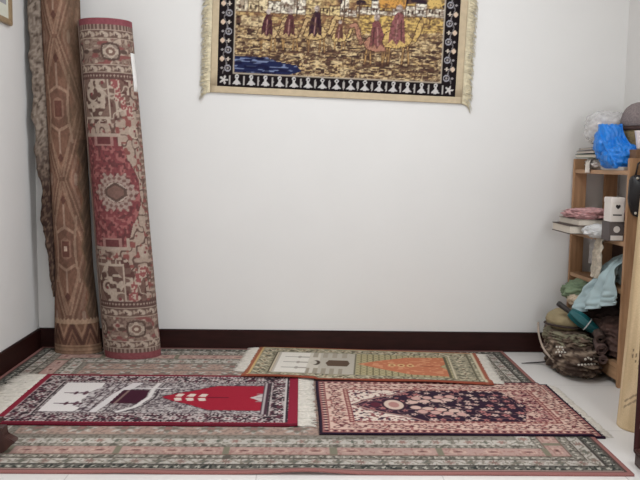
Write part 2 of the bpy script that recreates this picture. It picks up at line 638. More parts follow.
# cream arch end on the left with pointed niche
yc = DH / 2
left = m * cv.poly([(.13, .13), (.42, .13), (.34, .20), (.27, .235), (.215, .27), (.15, yc), (.215, DH - .27), (.27, DH - .235), (.34, DH - .20), (.42, DH - .13), (.13, DH - .13)])
cv.fill(left, (214, 194, 178))
cv.fill(left * th(vn(cv.X, cv.Y, .011, .011, 66), .70), (140, 74, 76))
cv.fill(left * th(vn(cv.X, cv.Y, .013, .012, 67), .74), (74, 42, 60))
for s in (-1, 1):
    pts = [(.15, yc), (.215, yc + s * .067), (.27, yc + s * .102), (.34, yc + s * .137), (.42, yc + s * .207)]
    cv.fill(m * cv.line(pts, .018), (66, 30, 48))
    cv.fill(m * cv.line(pts, .007), (190, 140, 128))
    pts = [(.18, yc), (.24, yc + s * .05), (.29, yc + s * .08), (.345, yc + s * .05), (.37, yc)]
    cv.fill(m * cv.line(pts, .010), (104, 58, 70))
cv.fill(cv.ell(.315, yc, .050, .075), (60, 26, 44))
cv.fill(cv.ell(.315, yc, .040, .062), (204, 176, 158))
cv.fill(cv.ell(.315, yc, .022, .036), (176, 120, 112))
cv.fill(cv.ell(.24, yc, .022, .03), (92, 32, 48))
for k in range(4):
    xx = .40 + .05 * k
    cv.fill(cv.line([(xx - .03, yc), (xx + .02, yc)], .016), (40, 20, 40))
    for s in (-1, 1):
        cv.fill(cv.ell(xx, yc + s * (.035 + .012 * k), .022, .020), (204, 168, 152))
        cv.fill(cv.ell(xx + .02, yc + s * (.085 + .01 * k), .020, .022), (196, 150, 138))
# right end: rosy spray
rt = m * cv.poly([(DW - .13, .13), (DW - .26, .13), (DW - .20, yc), (DW - .26, DH - .13), (DW - .13, DH - .13)])
busy(cv, rt, (164, 104, 100), (204, 168, 150), (96, 34, 48), 71, .012)
dark = thing('prayer_rug', (DX0 + DW / 2, DY0 + DH / 2, 0), 'dark navy and rose prayer rug with cream flowers, front right', 'rug', None)
rug_body('rug_body', cv, lambda u, v: (u + DX0 + .002 * np.sin(v * 9), v + DY0), big_z, .0075, dark, lambda u, v: .0014 * (vn(u, v, .2, .2, 6) - .3), (40, 22, 40))
fringe('fringe', ((DX0 + DW - .004, DY0 + .012, 0), (DX0 + DW - .004, DY0 + DH - .012, 0)), (1, 0, 0), .040, big_z, dark, n=320, seed=6)

# ---- orange and sage prayer rug, overlapping the dark one
OW, OH, OA = 1.15, .60, R(-5.4)
OCX, OCY = .337, 3.655
cv = Cv(OW, OH, .0036, .004)
OLV, ORG, CRE = (142, 132, 100), (190, 108, 72), (190, 178, 154)
D = frame_d(cv)
hz = np.minimum(cv.Y, cv.H - cv.Y) < np.minimum(cv.X, cv.W - cv.X)
S = np.where(hz, cv.X, cv.Y)
cv.fill(np.ones_like(cv.X), (148, 74, 52))
cv.fill(((D > .018) & (D < .024)), (196, 176, 130))
m = ((D > .024) & (D < .105)).astype(float)
cv.fill(m, (150, 140, 114))
cv.fill(m * scroll(S, D - .064, .07, .022, .007), (196, 184, 156))
cv.fill(m * flowers(S, D - .064, .07, .020, 6), (200, 184, 150))
cv.fill(m * flowers(S, D - .064, .07, .010, 6), (120, 82, 58))
cv.fill(m * th(vn(cv.X, cv.Y, .010, .010, 81), .64), (98, 92, 74))
cv.fill(((D > .105) & (D < .112)), (84, 72, 56))
cv.fill(((D > .112) & (D < .122)), (190, 176, 146))
x0i, x1i, y0i, y1i = .122, OW - .122, .105, OH - .105
inn = cv.box(x0i, x1i, y0i, y1i)
yc = OH / 2
cv.fill(inn, (176, 166, 150))
cv.fill(inn * cv.box(.135, .285, .115, OH - .115), (214, 206, 194))
for yy in (.20, .30, .40):
    cv.fill(cv.poly([(.16, yy - .004), (.30, yy - .012), (.30, yy + .012), (.16, yy + .004)]), (160, 150, 138))
    cv.fill(cv.ell(.235, yy, .01, .022), (160, 150, 138))
cv.fill(inn * cv.box(.285, .34, .115, OH - .115), (196, 186, 170))
cv.fill(inn * cv.box(.285, .48, .105, .20) * th(np.sin(cv.X * 2 * math.pi / .04), 0), (150, 138, 120))
cv.fill(inn * cv.box(.285, .48, .40, .50) * th(np.sin(cv.X * 2 * math.pi / .05), 0), (158, 146, 128))
cv.fill(cv.ell(.325, yc, .020, .045), (78, 62, 50))
cv.fill(cv.ell(.312, yc, .017, .034), (190, 180, 164))
cv.fill(cv.poly([(.385, yc - .055), (.48, yc - .055), (.492, yc), (.48, yc + .055), (.385, yc + .055), (.372, yc)]), (92, 70, 54))
cv.fill(cv.box(.515, .523, .105, OH - .105), (92, 84, 64))
sp = inn * cv.box(.523, x1i, 0, OH)
cv.fill(sp, (148, 136, 96))
cv.fill(sp * th(np.sin(cv.X * 2 * math.pi / .030) * np.sin(cv.Y * 2 * math.pi / .045), .0, .4), (172, 158, 116))
cv.fill(sp * th(np.sin(cv.X * 2 * math.pi / .030), .8, .2), (112, 102, 72))
nic = cv.poly([(.53, yc), (.58, yc + .035), (.64, yc + .075), (.71, yc + .115), (.78, yc + .155), (.965, yc + .172), (.965, yc + .05), (.935, yc), (.965, yc - .05), (.965, yc - .172), (.78, yc - .155), (.71, yc - .115), (.64, yc - .075), (.58, yc - .035)])
cv.fill(nic, ORG)
cv.fill(nic * th(vn(cv.X, cv.Y, .018, .018, 84), .66), (204, 132, 92))
for k in range(3):
    xx = .70 + .045 * k
    cv.fill(cv.ell(xx, yc, .018, .026), (206, 170, 110))
    cv.fill(cv.ell(xx, yc, .009, .013), (160, 76, 50))
cv.fill(cv.line([(.84, yc), (.90, yc)], .010), (140, 66, 46))
cv.fill(cv.box(.965, .978, .105, OH - .105), (92, 84, 64))
m = cv.box(.985, 1.10, .105, OH - .105)
cv.fill(m, (154, 144, 118))
cv.fill(m * flowers(cv.Y, cv.X - 1.045, .075, .026, 6), (200, 186, 156))
cv.fill(m * flowers(cv.Y, cv.X - 1.045, .075, .012, 6), (118, 88, 66))
cv.fill(m * th(vn(cv.X, cv.Y, .010, .010, 88), .66), (104, 98, 80))
cv.fill(cv.box(.990, .998, .09, OH - .09), (196, 182, 150))
cv.fill(cv.box(1.088, 1.096, .03, OH - .03), (92, 84, 64))
cv.fill(cv.box(OW - .034, OW - .022, 0, OH), (196, 182, 150))
cv.fill(cv.box(OW - .022, OW, 0, OH), (158, 84, 62))
cv.fill(cv.box(0, .020, 0, OH), (158, 88, 60))
cv.fill(cv.box(.020, .030, 0, OH), (196, 160, 100))
cv.fill(cv.box(0, OW, 0, .022), (150, 66, 46))
ca, sa = math.cos(OA), math.sin(OA)


def oplace(u, v):
    a, b = u - OW / 2, v - OH / 2
    return OCX + ca * a - sa * b, np.minimum(OCY + sa * a + ca * b, 3.984)


def oz(x, y):
    x = np.asarray(x, float); y = np.asarray(y, float)
    over_d = sstep((DY0 + DH + .035 - y) / .03) * sstep((x - DX0 + .04) / .03)
    over_r = sstep((RY0 + RH + .03 - y) / .026) * sstep((.10 - x) / .03)
    return big_z(x, y) + .0095 * np.maximum(over_d, over_r)


orange = thing('prayer_rug', (OCX, OCY, 0), 'orange and sage green prayer rug with rust edges, furthest back by the skirting', 'rug', None)
rug_body('rug_body', cv, oplace, oz, .0075, orange, lambda u, v: .004 * np.exp(-(v / .025) ** 2) * (.6 + .6 * np.sin(u * 9)) ** 2 + .001 * vn(u, v, .2, .2, 7), (140, 62, 44))


def opt(u, v):
    x, y = oplace(np.array(u), np.array(v))
    return (float(x), float(y), 0)


fringe('fringe', (opt(.004, .12), opt(.004, OH - .01)), (-ca, -sa, 0), .065, oz, orange, n=190, seed=8)
fringe('fringe', (opt(OW - .004, .03), opt(OW - .004, OH - .01)), (ca, sa, 0), .055, oz, orange, n=190, seed=9)


# ------------------------------------------------------------------ rolled carpets standing in the corner
def roll_mesh(name, cv, axis, rad, a0, a1, parent, mat=M_WOVEN, back=(120, 96, 84), lip=.008, lump=.003, seed=1):
    """outer wrap of a rolled carpet. cv: x = arc length in metres from a0, y = height.
    axis(z)->(x, y), rad(z)->(rx, ry). Colours cover angles a0..a1 seen; the rest repeats."""
    nz = cv.ny
    zs = cv.Y[:, 0]
    nf = cv.nx
    A = np.linspace(a0, a1, nf)
    extra = np.linspace(a1, a0 + 2 * math.pi + .25, 40)[1:]
    AA = np.concatenate([A, extra])
    P = np.zeros((nz, len(AA), 3))
    for j, z in enumerate(zs):
        cx, cy = axis(z)
        rx, ry = rad(z)
        wob = 1 + lump * 20 * (vn(AA * .6 + 50, np.full_like(AA, z), .5, .35, seed) - .5) * .25
        sp = 1 + lip / .13 * np.clip((AA - a0) / (2 * math.pi), 0, 1.1)
        k = wob * (sp)
        P[j, :, 0] = cx + rx * np.cos(AA) * k
        P[j, :, 1] = cy + ry * np.sin(AA) * k
        P[j, :, 2] = z
    cols = np.concatenate([cv.C, np.repeat(cv.C[:, -1:, :], len(extra), 1) * 0 + np.array(lin(back))], 1)
    return sheet(name, P, mat, parent, .007, cols, lin(back))


def coil(name, axis, rad, z0, z1, parent, mat, turns=2.2, gap=.016):
    n = int(28 * turns)
    P = np.zeros((9, n, 3))
    for j, z in enumerate(np.linspace(z0, z1, 9)):
        cx, cy = axis(z)
        rx, ry = rad(z)
        for i in range(n):
            t = i / (n - 1) * turns
            s = (1 - (.022 + gap * t) / rx)
            a = 2 * math.pi * t + 1.0
            P[j, i] = (cx + rx * s * math.cos(a), cy + ry * s * math.sin(a), z)
    return sheet(name, P, mat, parent, .006)


M_RUGBACK = plain('rug_pile_inside', (112, 72, 62), .95, .2, 40, .2)
M_BIND = plain('rose_binding', (142, 74, 78), .9, .12, 50, .2)

# ---- medallion carpet roll (right of the pair)
Z0 = .0088
RTOP = 1.68
ax2 = lambda z: (-.850 - .124 * z / 1.68, 3.838 + .006 * z)
rd2 = lambda z: (.1375 - .012 * z / 1.68, .104)
HV = RTOP - Z0
AR = .13 * math.pi * 1.06
cv = Cv(AR, HV, .0036, .0040, 0, Z0)


def zpx(y):          # height for a row of the reference strip, 22 (top) .. 358 (foot)
    return RTOP - (y - 22) / 336 * HV


def upx(t):          # -1..1 across the visible face -> arc length
    return AR * (.5 + math.asin(max(-1, min(1, t))) / math.pi)


TAUPE, TAUD, CREM, RD, RDD = (130, 106, 94), (92, 70, 62), (176, 156, 138), (128, 64, 66), (106, 56, 56)
x, z = cv.X, cv.Y
fine = vn(x, z, .008, .008, 101)
med = vn(x, z, .018, .018, 102)
cv.fill(np.ones_like(x), TAUPE)


def zb(y0, y1):
    return ((z <= zpx(y0)) & (z > zpx(y1))).astype(float)


def scrollband(y0, y1):
    m = zb(y0, y1)
    c = (zpx(y0) + zpx(y1)) / 2
    cv.fill(m, (110, 84, 74))
    cv.fill(m * flowers(x, z - c, .066, .021, 2, .8), CREM)
    cv.fill(m * flowers(x, z - c + .004, .066, .009, 3, .8, .008), (100, 74, 66))
    cv.fill(m * flowers(x, z - c, .066, .011, 3, 0, .033), (168, 146, 128))
    e = np.abs(np.abs(z - c) - (zpx(y0) - zpx(y1)) / 2)
    cv.fill(m * (e < .004), (170, 150, 132))


def rosetteband(y0, y1, t0):
    m = zb(y0, y1)
    c = (zpx(y0) + zpx(y1)) / 2
    cv.fill(m, (142, 116, 102))
    cv.fill(m * th(fine, .6), (112, 86, 76))
    cv.fill(m * th(med, .64), (172, 150, 132))
    cv.fill(m * th(vn(x, z, .03, .02, 104), .68), (136, 78, 74))
    cx = upx(t0)
    for off in (0, .20, -.20, .40, -.40):
        T = z - c
        r = np.hypot((x - cx - off) / 1.15, T)
        sq = np.maximum(np.abs(x - cx - off) / 1.1, np.abs(T)) * .5 + r * .5
        cv.fill(m * (sq < .043), TAUD)
        cv.fill(m * (sq < .034) * (.45 + .55 * th(np.cos(4 * np.arctan2(T, x - cx - off)) + np.cos(r * 300), -.6)), CREM)
        cv.fill(m * (r < .020), (122, 92, 80))
        cv.fill(m * (r < .009), (190, 170, 150))
        for s in (-1, 1):
            cv.fill(m * cv.ell(cx + off + s * .068, c, .022, .010), TAUD)


# field between the two end borders
f = zb(79, 301)
cm = zpx(190)                        # mirror height
zz = np.abs(z - cm)                  # distance from the medallion's centre
cv.fill(f, CREM)
uc = upx(.05)
du = x - uc
# cream ground with brown vines, to the right
cv.fill(f * .35, (142, 112, 98))
cv.fill(f * (1 - th(np.abs(vn(x, z, .026, .030, 110) - .5), .085, .05)), (100, 72, 64))
cv.fill(f * th(vn(x, z, .017, .017, 112), .70), (138, 78, 72))
# brown corner spandrels
sp = ((zz > .335) & (du < .03 + .25 * (zz - .335))) | (zz > .545) | ((zz > .39) & (du < .11))
sp = sp.astype(float) * f
cv.fill(sp, (116, 86, 76))
cv.fill(sp * th(vn(x, z, .022, .026, 115), .62), CREM)
cv.fill(sp * th(vn(x, z, .015, .016, 116), .66), (96, 62, 56))
cv.fill(sp * (1 - th(np.abs(vn(x, z, .045, .045, 117) - .5), .035, .03)), CREM)
dia = np.maximum(np.abs(du + .075) / .085, np.abs(zz - .455) / .10)
dd = np.abs(du + .07) / .10 + np.abs(zz - .45) / .14
cv.fill(f * (dia < 1.0), TAUD)
cv.fill(f * (dia < .9), (124, 96, 84))
cv.fill(f * (dd < .85), (98, 70, 62))
cv.fill(f * (dd < .85) * th(vn(x, z, .018, .018, 119), .55), CREM)
cv.fill(f * (np.abs(dia - .95) < .05), CREM)
# curling cream hooks
for cx_, cz_ in ((-.085, .475), (.11, .40), (.125, .30), (-.02, .53)):
    r = np.hypot(du - cx_, zz - cz_)
    a = np.arctan2(zz - cz_, du - cx_)
    cv.fill(f * th(np.cos(a - r * 120), .2, .4) * (r < .038), CREM)
    cv.fill(f * (r < .008), RD)
# red ornaments
for bx0, bx1, bz0, bz1 in ((.035, .065, .44, .55), (.06, .085, .40, .46), (.085, .12, .37, .42), (.02, .05, .50, .56)):
    mm = f * (du > bx0) * (du < bx1) * (zz > bz0) * (zz < bz1)
    cv.fill(mm, (152, 82, 80))
    cv.fill(mm * th(fine, .6), CREM)
# red medallion ground, stepped ends
red_m = (zz < .155) & (np.abs(du) < .30) & (du < .125 - .5 * np.maximum(zz - .06, 0))
red_m |= (zz < .27) & (du < .03)
red_m |= (zz < .225) & (du < .075 - .3 * (zz - .14))
red_m = red_m.astype(float) * f
step_edge = ((zz < .285) & (du < .045)).astype(float) * f
cv.fill(step_edge * (1 - red_m), (168, 146, 130))
cv.fill(red_m, RD)
cv.fill(red_m * th(vn(x, z, .013, .013, 121), .62), (156, 92, 88))
cv.fill(red_m * th(vn(x, z, .012, .012, 122), .64), (106, 58, 58))
cv.fill(red_m * (zz > .225) * (np.abs(du + .04) < .05), (156, 112, 104))
cv.fill(red_m * (zz > .235) * (np.abs(du + .04) < .035), RDD)
rr = np.hypot(du / .095, zz / .088)
aa = np.arctan2(zz, du)
star = rr < 1.02 + .10 * np.cos(18 * aa) + .10 * np.cos(6 * aa)
cv.fill(f * star, (158, 134, 122))
cv.fill(f * star * th(np.cos(18 * aa + 3 * rr) + np.cos(rr * 24), .2, .5) * (rr > .45), (122, 88, 80))
cv.fill(f * ((rr < .55)), (172, 152, 138))
cv.fill(f * ((np.maximum(np.abs(du) / .052, (np.abs(du) / .052 + zz / .034) * .68)) < 1), TAUD)
cv.fill(f * ((np.maximum(np.abs(du) / .040, (np.abs(du) / .040 + zz / .024) * .68)) < 1), (120, 88, 78))
cv.fill(f * (du > .148) * th(np.sin(z * 2 * math.pi / .03), 0, .5), (104, 76, 66), .7)
scrollband(33, 41.5)
rosetteband(41.5, 66, .28)
scrollband(66, 74)
m = zb(74, 80); cv.fill(m, (100, 70, 64)); cv.fill(m * flowers(x, z - zpx(77), .017, .006, 4), (164, 142, 126))
m = zb(28, 33); cv.fill(m, (104, 78, 70)); cv.fill(m * th(np.sin(x * 2 * math.pi / .02), .2), (150, 126, 112))
m = zb(299, 305); cv.fill(m, (96, 68, 62)); cv.fill(m * flowers(x, z - zpx(302), .017, .006, 4), (164, 142, 126))
scrollband(305, 315)
rosetteband(315, 339, .35)
scrollband(339, 347)
m = zb(347, 351); cv.fill(m, (104, 78, 70)); cv.fill(m * th(np.sin(x * 2 * math.pi / .02), .2), (150, 126, 112))
cv.fill(zb(351, 360), (138, 70, 74))
cv.fill(zb(10, 28), (140, 70, 78))
cv.C *= (.82 + .22 * fine)[..., None]
roll2 = thing('rolled_carpet', (ax2(Z0)[0], ax2(Z0)[1], Z0), 'rolled rose and taupe medallion carpet standing upright, right one in the corner', 'rolled carpet', 'rolled carpets in the left corner')
del roll2['group']
roll_mesh('carpet_wrap', cv, ax2, rd2, math.pi - .1 + .0, 2 * math.pi + .1, roll2, back=(128, 104, 92), seed=4)
coil('inner_coil', ax2, rd2, Z0 + .004, RTOP - .004, roll2, M_BIND, 3.2)
# the white paper label on its right flank
lx, ly = ax2(1.42)
P = np.zeros((6, 4, 3))
for j in range(6):
    for i in range(4):
        zz_ = 1.34 + .185 * j / 5
        px_, py_ = ax2(zz_)
        rx_, ry_ = rd2(zz_)
        a_ = 2 * math.pi - .12 - .28 + .40 * i / 3
        k_ = 1.055 + .012 * math.sin(j)
        P[j, i] = (px_ + rx_ * k_ * math.cos(a_), py_ + ry_ * k_ * math.sin(a_), zz_)
o = sheet('paper_label', P, plain('white_paper', (222, 218, 214), .7, .03), roll2, .0015)
o['label'] = 'white paper label on the edge'

# ---- brown kilim roll (left of the pair)
KT = 2.3
axk = lambda z: (-1.146 - .062 * min(z, 1.72) / 1.72 - .012 * max(z - 1.72, 0), 3.900 + .004 * min(z, 1.7))
rdk = lambda z: (.120 - .026 * min(max(z, 0) / .45, 1), .076 - .003 * min(z, 1))
AK = .104 * math.pi * 1.06
cv = Cv(AK, KT - Z0, .0036, .0042, 0, Z0)
x, z = cv.X, cv.Y
BR, TAN, DK = (130, 94, 76), (158, 124, 102), (92, 64, 52)
fine = vn(x, z, .007, .012, 201)
streak = vn(x, z, .006, .05, 202)
cv.fill(np.ones_like(x), BR)
cv.fill(th(streak, .6), (124, 80, 60))
uc = AK * .45
du = np.abs(x - uc)
per = .70
ph = (z - 1.252 + per / 2) % per - per / 2
az = np.abs(ph)
v = du / .12 + az / (per / 2)
for t, col in ((1.30, (114, 80, 64)), (1.20, (148, 114, 92)), (1.12, (116, 82, 66)), (1.00, BR), (.92, (150, 114, 92)), (.84, (124, 86, 68))):
    cv.fill(v < t, col)
tri = np.abs(((du * 1.0 + az * .30) % .062) - .031)
cv.fill((v > 1.30) * th(-tri, -.008, .006), (146, 112, 92), .7)
cv.fill((v > 1.30) * th(tri, .024, .006), (96, 62, 50), .8)
# inner chain: hexagon and stems
hexm = np.maximum(du / .052, (du * .55 + az) / .105)
cv.fill(hexm < 1.25, (116, 80, 64))
cv.fill((hexm < 1.12), TAN)
cv.fill((hexm < .96), (112, 76, 62))
cv.fill((hexm < .55), (138, 102, 84))
cv.fill((np.maximum(du / .02, az / .04) < 1), (96, 54, 46))
cv.fill((np.maximum(du / .008, az / .014) < 1) * (z < .8), (188, 160, 140))
cv.fill((du < .0055) * (az > .10) * (az < .225), (160, 128, 108))
cv.fill((du / .016 + np.abs(az - .245) / .024) < 1, (92, 54, 46))
cv.fill(np.abs(du - .052 - .12 * np.maximum(az - .04, 0)) < .006 * (az < .17), (156, 124, 102))
cv.fill((np.abs(du - (.055 - .25 * (az - .15))) < .0055) * (az > .12) * (az < .34), (150, 116, 94))
for s in (.075,):
    cv.fill(((du - s) ** 2 / .0004 + (az - .34) ** 2 / .0012) < 1, (126, 88, 72))
    cv.fill(((du - s) ** 2 / .0001 + (az - .34) ** 2 / .0005) < 1, (150, 122, 104))
# right flank: shade from the medallion roll painted in, plus a brown pattern
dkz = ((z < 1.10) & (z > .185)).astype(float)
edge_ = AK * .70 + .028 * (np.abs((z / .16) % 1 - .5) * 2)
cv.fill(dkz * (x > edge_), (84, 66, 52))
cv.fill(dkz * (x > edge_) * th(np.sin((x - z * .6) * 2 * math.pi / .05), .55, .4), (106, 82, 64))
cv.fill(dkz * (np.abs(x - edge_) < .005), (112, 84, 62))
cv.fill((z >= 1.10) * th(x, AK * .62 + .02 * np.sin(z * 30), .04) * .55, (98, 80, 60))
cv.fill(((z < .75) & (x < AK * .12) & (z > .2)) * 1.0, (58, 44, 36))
# lower half of the field is darker cloth
low = (z < .30).astype(float)
# zigzag end band
m = ((z > .055) & (z < .165)).astype(float)
cv.fill(((z > .165) & (z < .185 + .012 * np.abs(((x / .022) % 1) - .5) * 2)), (176, 142, 114))
cv.fill(m, (126, 88, 68))
zg = np.abs(((x / .085) % 1) - .5) * 2
q = (z - .055) / .11
cv.fill(m * (np.abs(zg - q) < .20), (84, 52, 44))
cv.fill(m * (np.abs(zg - q + .45) < .12), (160, 120, 94))
cv.fill(m * (np.abs(zg - q - .5) < .10), (94, 60, 50))
cv.fill((z <= .055), (152, 118, 92))
cv.fill((z <= .055) * th(np.sin(z * 2 * math.pi / .02), .2), (128, 94, 72))
cv.C *= (.74 + .40 * fine)[..., None]
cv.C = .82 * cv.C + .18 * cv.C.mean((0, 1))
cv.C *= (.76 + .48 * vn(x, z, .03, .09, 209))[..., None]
kil = thing('rolled_kilim', (axk(Z0)[0], axk(Z0)[1], Z0), 'tall rolled brown kilim with diamond pattern standing upright, left one in the corner', 'rolled carpet')
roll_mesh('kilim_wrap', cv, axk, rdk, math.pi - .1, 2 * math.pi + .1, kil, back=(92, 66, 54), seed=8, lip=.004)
coil('inner_coil', axk, rdk, Z0 + .004, KT - .004, kil, M_RUGBACK, 2.4)
# loose ruffled selvage down its left side
nz_, nu_ = 200, 9
P = np.zeros((nz_, nu_, 3)); Cc = np.zeros((nz_, nu_, 3))
for j in range(nz_):
    zz_ = .30 + (2.27 - .30) * j / (nz_ - 1)
    cx_, cy_ = axk(zz_); rx_, ry_ = rdk(zz_)
    wdt = (.064 + .016 * (noise.noise((3, 1, zz_ * 11)))) * min(1, .2 + (zz_ - .30) * 2.4)
    if zz_ < .95:
        wdt *= .75 + .3 * noise.noise((5, 2, zz_ * 9))
    for i in range(nu_):
        t = i / (nu_ - 1)
        xx_ = cx_ - rx_ * .93 - t * wdt
        yy_ = cy_ - .030 - .028 * t * (1 - .6 * t) + .010 * noise.noise((zz_ * 17, 9, 1 + t)) * (.5 + t) + .004 * math.sin(zz_ * 62 + 6 * math.sin(zz_ * 9)) * t + .006 * noise.noise((zz_ * 50, t * 3, 5))
        P[j, nu_ - 1 - i] = (max(xx_, XL + .012), yy_, zz_)
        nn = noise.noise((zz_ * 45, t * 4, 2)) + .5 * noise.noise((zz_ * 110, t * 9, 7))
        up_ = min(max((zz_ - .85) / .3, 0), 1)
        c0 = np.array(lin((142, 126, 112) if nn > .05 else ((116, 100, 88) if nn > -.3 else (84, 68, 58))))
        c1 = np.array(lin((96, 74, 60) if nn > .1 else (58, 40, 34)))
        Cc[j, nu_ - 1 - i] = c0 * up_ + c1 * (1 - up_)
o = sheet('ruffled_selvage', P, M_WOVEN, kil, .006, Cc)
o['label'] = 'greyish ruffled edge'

# ------------------------------------------------------------------ tapestry on the back wall
# woven panel; local x 0..1.252 to the right, y up from the lower edge, tilted a little clockwise
TW, TH = 1.240, .86
u5 = TW / 240.0                          # one unit of the drawing grid
cv = Cv(TW / u5, TH / u5, .75, .75)
x, y = cv.X, cv.Y
HT = cv.H
BLK, SAND, YEL = (26, 18, 20), (194, 160, 106), (204, 166, 90)
cv.fill(np.ones_like(x), BLK)
px0, px1, py0, py1 = 16.5, 224, 14.0, HT - 14
# borders
for flip in (0, 1):
    yy_ = y if not flip else HT - y
    zone = ((x > 10) & (x < 230) & (yy_ < 13)).astype(float)
    s = (x - 19.5 + 7.15) % 14.3 - 7.15
    an = np.maximum.reduce([
        ((np.hypot(s, yy_ - 10.3) < 2.0) & (np.hypot(s, yy_ - 10.3) > .8)).astype(float),
        ((np.abs(s) < 1.0) & (yy_ > 2.5) & (yy_ < 9.5)).astype(float),
        ((np.abs(s) < 4.2 - (yy_ - 3.2) * .9) & (yy_ > 2.6) & (yy_ < 7)).astype(float),
        ((np.abs(s) < 1.5) & (yy_ > 1.6) & (yy_ < 3)).astype(float)])
    cv.fill(zone * an, (188, 182, 178))
    s2 = (x - 19.5) % 14.3 - 7.15
    cv.fill(zone * ((np.abs(s2) < 1.1 - np.abs(yy_ - 6.5) * .12) & (np.abs(yy_ - 6.5) < 4.5)), (166, 158, 152))
for flip in (0, 1):
    xx_ = x if not flip else 240 - x
    zone = ((xx_ > 1) & (xx_ < 15.5) & (y > 12) & (y < HT - 12)).astype(float)
    s = (y - 18 + 9) % 18 - 9
    d = np.hypot(xx_ - 10, s)
    cv.fill(zone * ((d < 3.4) & (d > 2.2)), (150, 146, 152))
    cv.fill(zone * (d < 1.2), (150, 140, 136))
    s2 = (y - 18) % 18 - 9
    d2 = np.hypot(xx_ - 10, s2)
    cv.fill(zone * (d2 < 1.7 + .6 * np.cos(4 * np.arctan2(s2, xx_ - 10))), (196, 180, 164))
    s3 = (y - 9) % 18 - 9
    d3 = np.hypot(xx_ - 4.2, s2)
    cv.fill(zone * ((np.abs(xx_ - 4.2) + np.abs(s2) * .8) < 2.6), (206, 178, 152))
    cv.fill(zone * ((np.abs(xx_ - 4.2) + np.abs(s) * .9) < 1.6), (150, 140, 140))
    cv.fill(zone * (np.abs(xx_ - 7 - 1.6 * np.sin(y * 2 * math.pi / 18)) < .5), (120, 112, 112))
for cx_, cy_ in ((6.5, 6.5), (233.5, 6.5), (6.5, HT - 6.5), (233.5, HT - 6.5)):
    d = np.hypot(x - cx_, y - cy_); a = np.arctan2(y - cy_, x - cx_)
    cv.fill(d < 3.0 + 1.5 * np.cos(5 * a), (190, 182, 176))
cv.fill(cv.box(px0 - 1.2, px1 + 1.2, py0 - 1.2, py1 + 1.2), (176, 160, 140))
pic = cv.box(px0, px1, py0, py1)
# sky and far country above
cv.fill(pic, (96, 128, 168))
cv.fill(pic * th(vn(x, y, 40, 14, 301), .55, .2), (206, 206, 200))
cv.fill(pic * cv.poly([(0, 0), (240, 0), (240, 118), (200, 126), (150, 112), (90, 128), (40, 116), (0, 124)]), (150, 128, 96))
# sand
sand = pic * (y < 74)
cv.fill(sand, SAND)
st = vn(x, y, 8, 1.25, 302)
st2 = vn(x, y, 3.2, 1.5, 303)
low = np.clip((62 - y) / 24, .0, 1)
cv.fill(sand * th(st, .56, .08) * (.35 + .65 * low), (112, 84, 62))
cv.fill(sand * th(st2, .64, .08) * low, (84, 58, 44))
cv.fill(sand * th(vn(x, y, 9, 2.2, 304), .62), (206, 178, 128))
# pale water at lower left
wat = cv.poly([(16, 14), (72, 14), (84, 18), (78, 24), (58, 27), (50, 30), (16, 30)]) * pic
cv.fill(wat, (30, 36, 74))
cv.fill(wat * th(vn(x, y, 6, 1.5, 306), .72), (112, 124, 160))
cv.fill(wat * th(vn(x, y, 7, 2.5, 307), .60) * .8, (22, 20, 50))
# town walls
tw = cv.poly([(16, 62), (60, 58), (120, 57), (146, 56), (146, 100), (16, 100)]) * pic
cv.fill(tw, (192, 158, 100))
cv.fill(tw * th(vn(x, y, 4, 3, 310), .64), (150, 108, 70))
cv.fill(cv.poly([(140, 58), (224, 62), (224, 96), (140, 96)]) * pic, (204, 166, 88))
cv.fill(cv.poly([(142, 58), (168, 60), (168, 78), (142, 78)]), (206, 168, 86))
cv.fill(cv.poly([(16, 60), (45, 57), (45, 70), (16, 70)]) * pic, (206, 180, 132))
cv.fill(cv.box(17, 21.5, 59, 70), (40, 26, 26))
cv.line
cv.fill(cv.line([(21, 60), (44, 59), (62, 62)], 1.2), (120, 84, 60))
rng = random.Random(5)
hx = 16
while hx < 224:                                   # flat-roofed houses in a row
    wd = rng.uniform(8, 15)
    ht = rng.uniform(80, 92)
    bot = 74 if hx < 130 else 77
    colh = rng.choice([(222, 208, 176), (226, 216, 192), (214, 188, 128), (218, 196, 150)])
    if hx > 120:
        colh = rng.choice([(226, 218, 200), (222, 210, 186)])
    cv.fill(cv.box(hx, hx + wd, bot, ht) * pic, colh)
    cv.fill(cv.line([(hx, bot), (hx, ht)], .8) * pic, (70, 50, 40))
    cv.fill(cv.line([(hx, ht), (hx + wd, ht)], .9) * pic, (70, 50, 40))
    for k in range(rng.choice([1, 2, 2])):
        wx = hx + wd * (.3 + .4 * k) + rng.uniform(-.6, .6)
        wy = bot + rng.uniform(3.5, 6)
        cv.fill(np.maximum(cv.box(wx - .9, wx + .9, wy - 1.5, wy + 1.2), cv.ell(wx, wy + 1.2, 1.0, 1.2)) * pic, (44, 26, 28))
    cv.fill(cv.line([(hx, bot), (hx + wd, bot - .6)], .9) * pic, (110, 76, 54))
    hx += wd
cv.fill(pic * (y > 86) * (x > 120) * th(vn(x, y, 7, 4, 315), .45), (48, 34, 44))
cv.fill(pic * (y > 88) * (x <= 120) * th(vn(x, y, 7, 4, 316), .5), (60, 44, 50))
cv.fill(cv.box(158, 185, 84, 94) * pic, (200, 140, 60))
for tx, t0, t1 in ((77, 72, 98), (124, 70, 98), (139, 74, 98)):
    cv.fill(cv.line([(tx, t0), (tx, t1)], 1.3) * pic, (58, 38, 32))


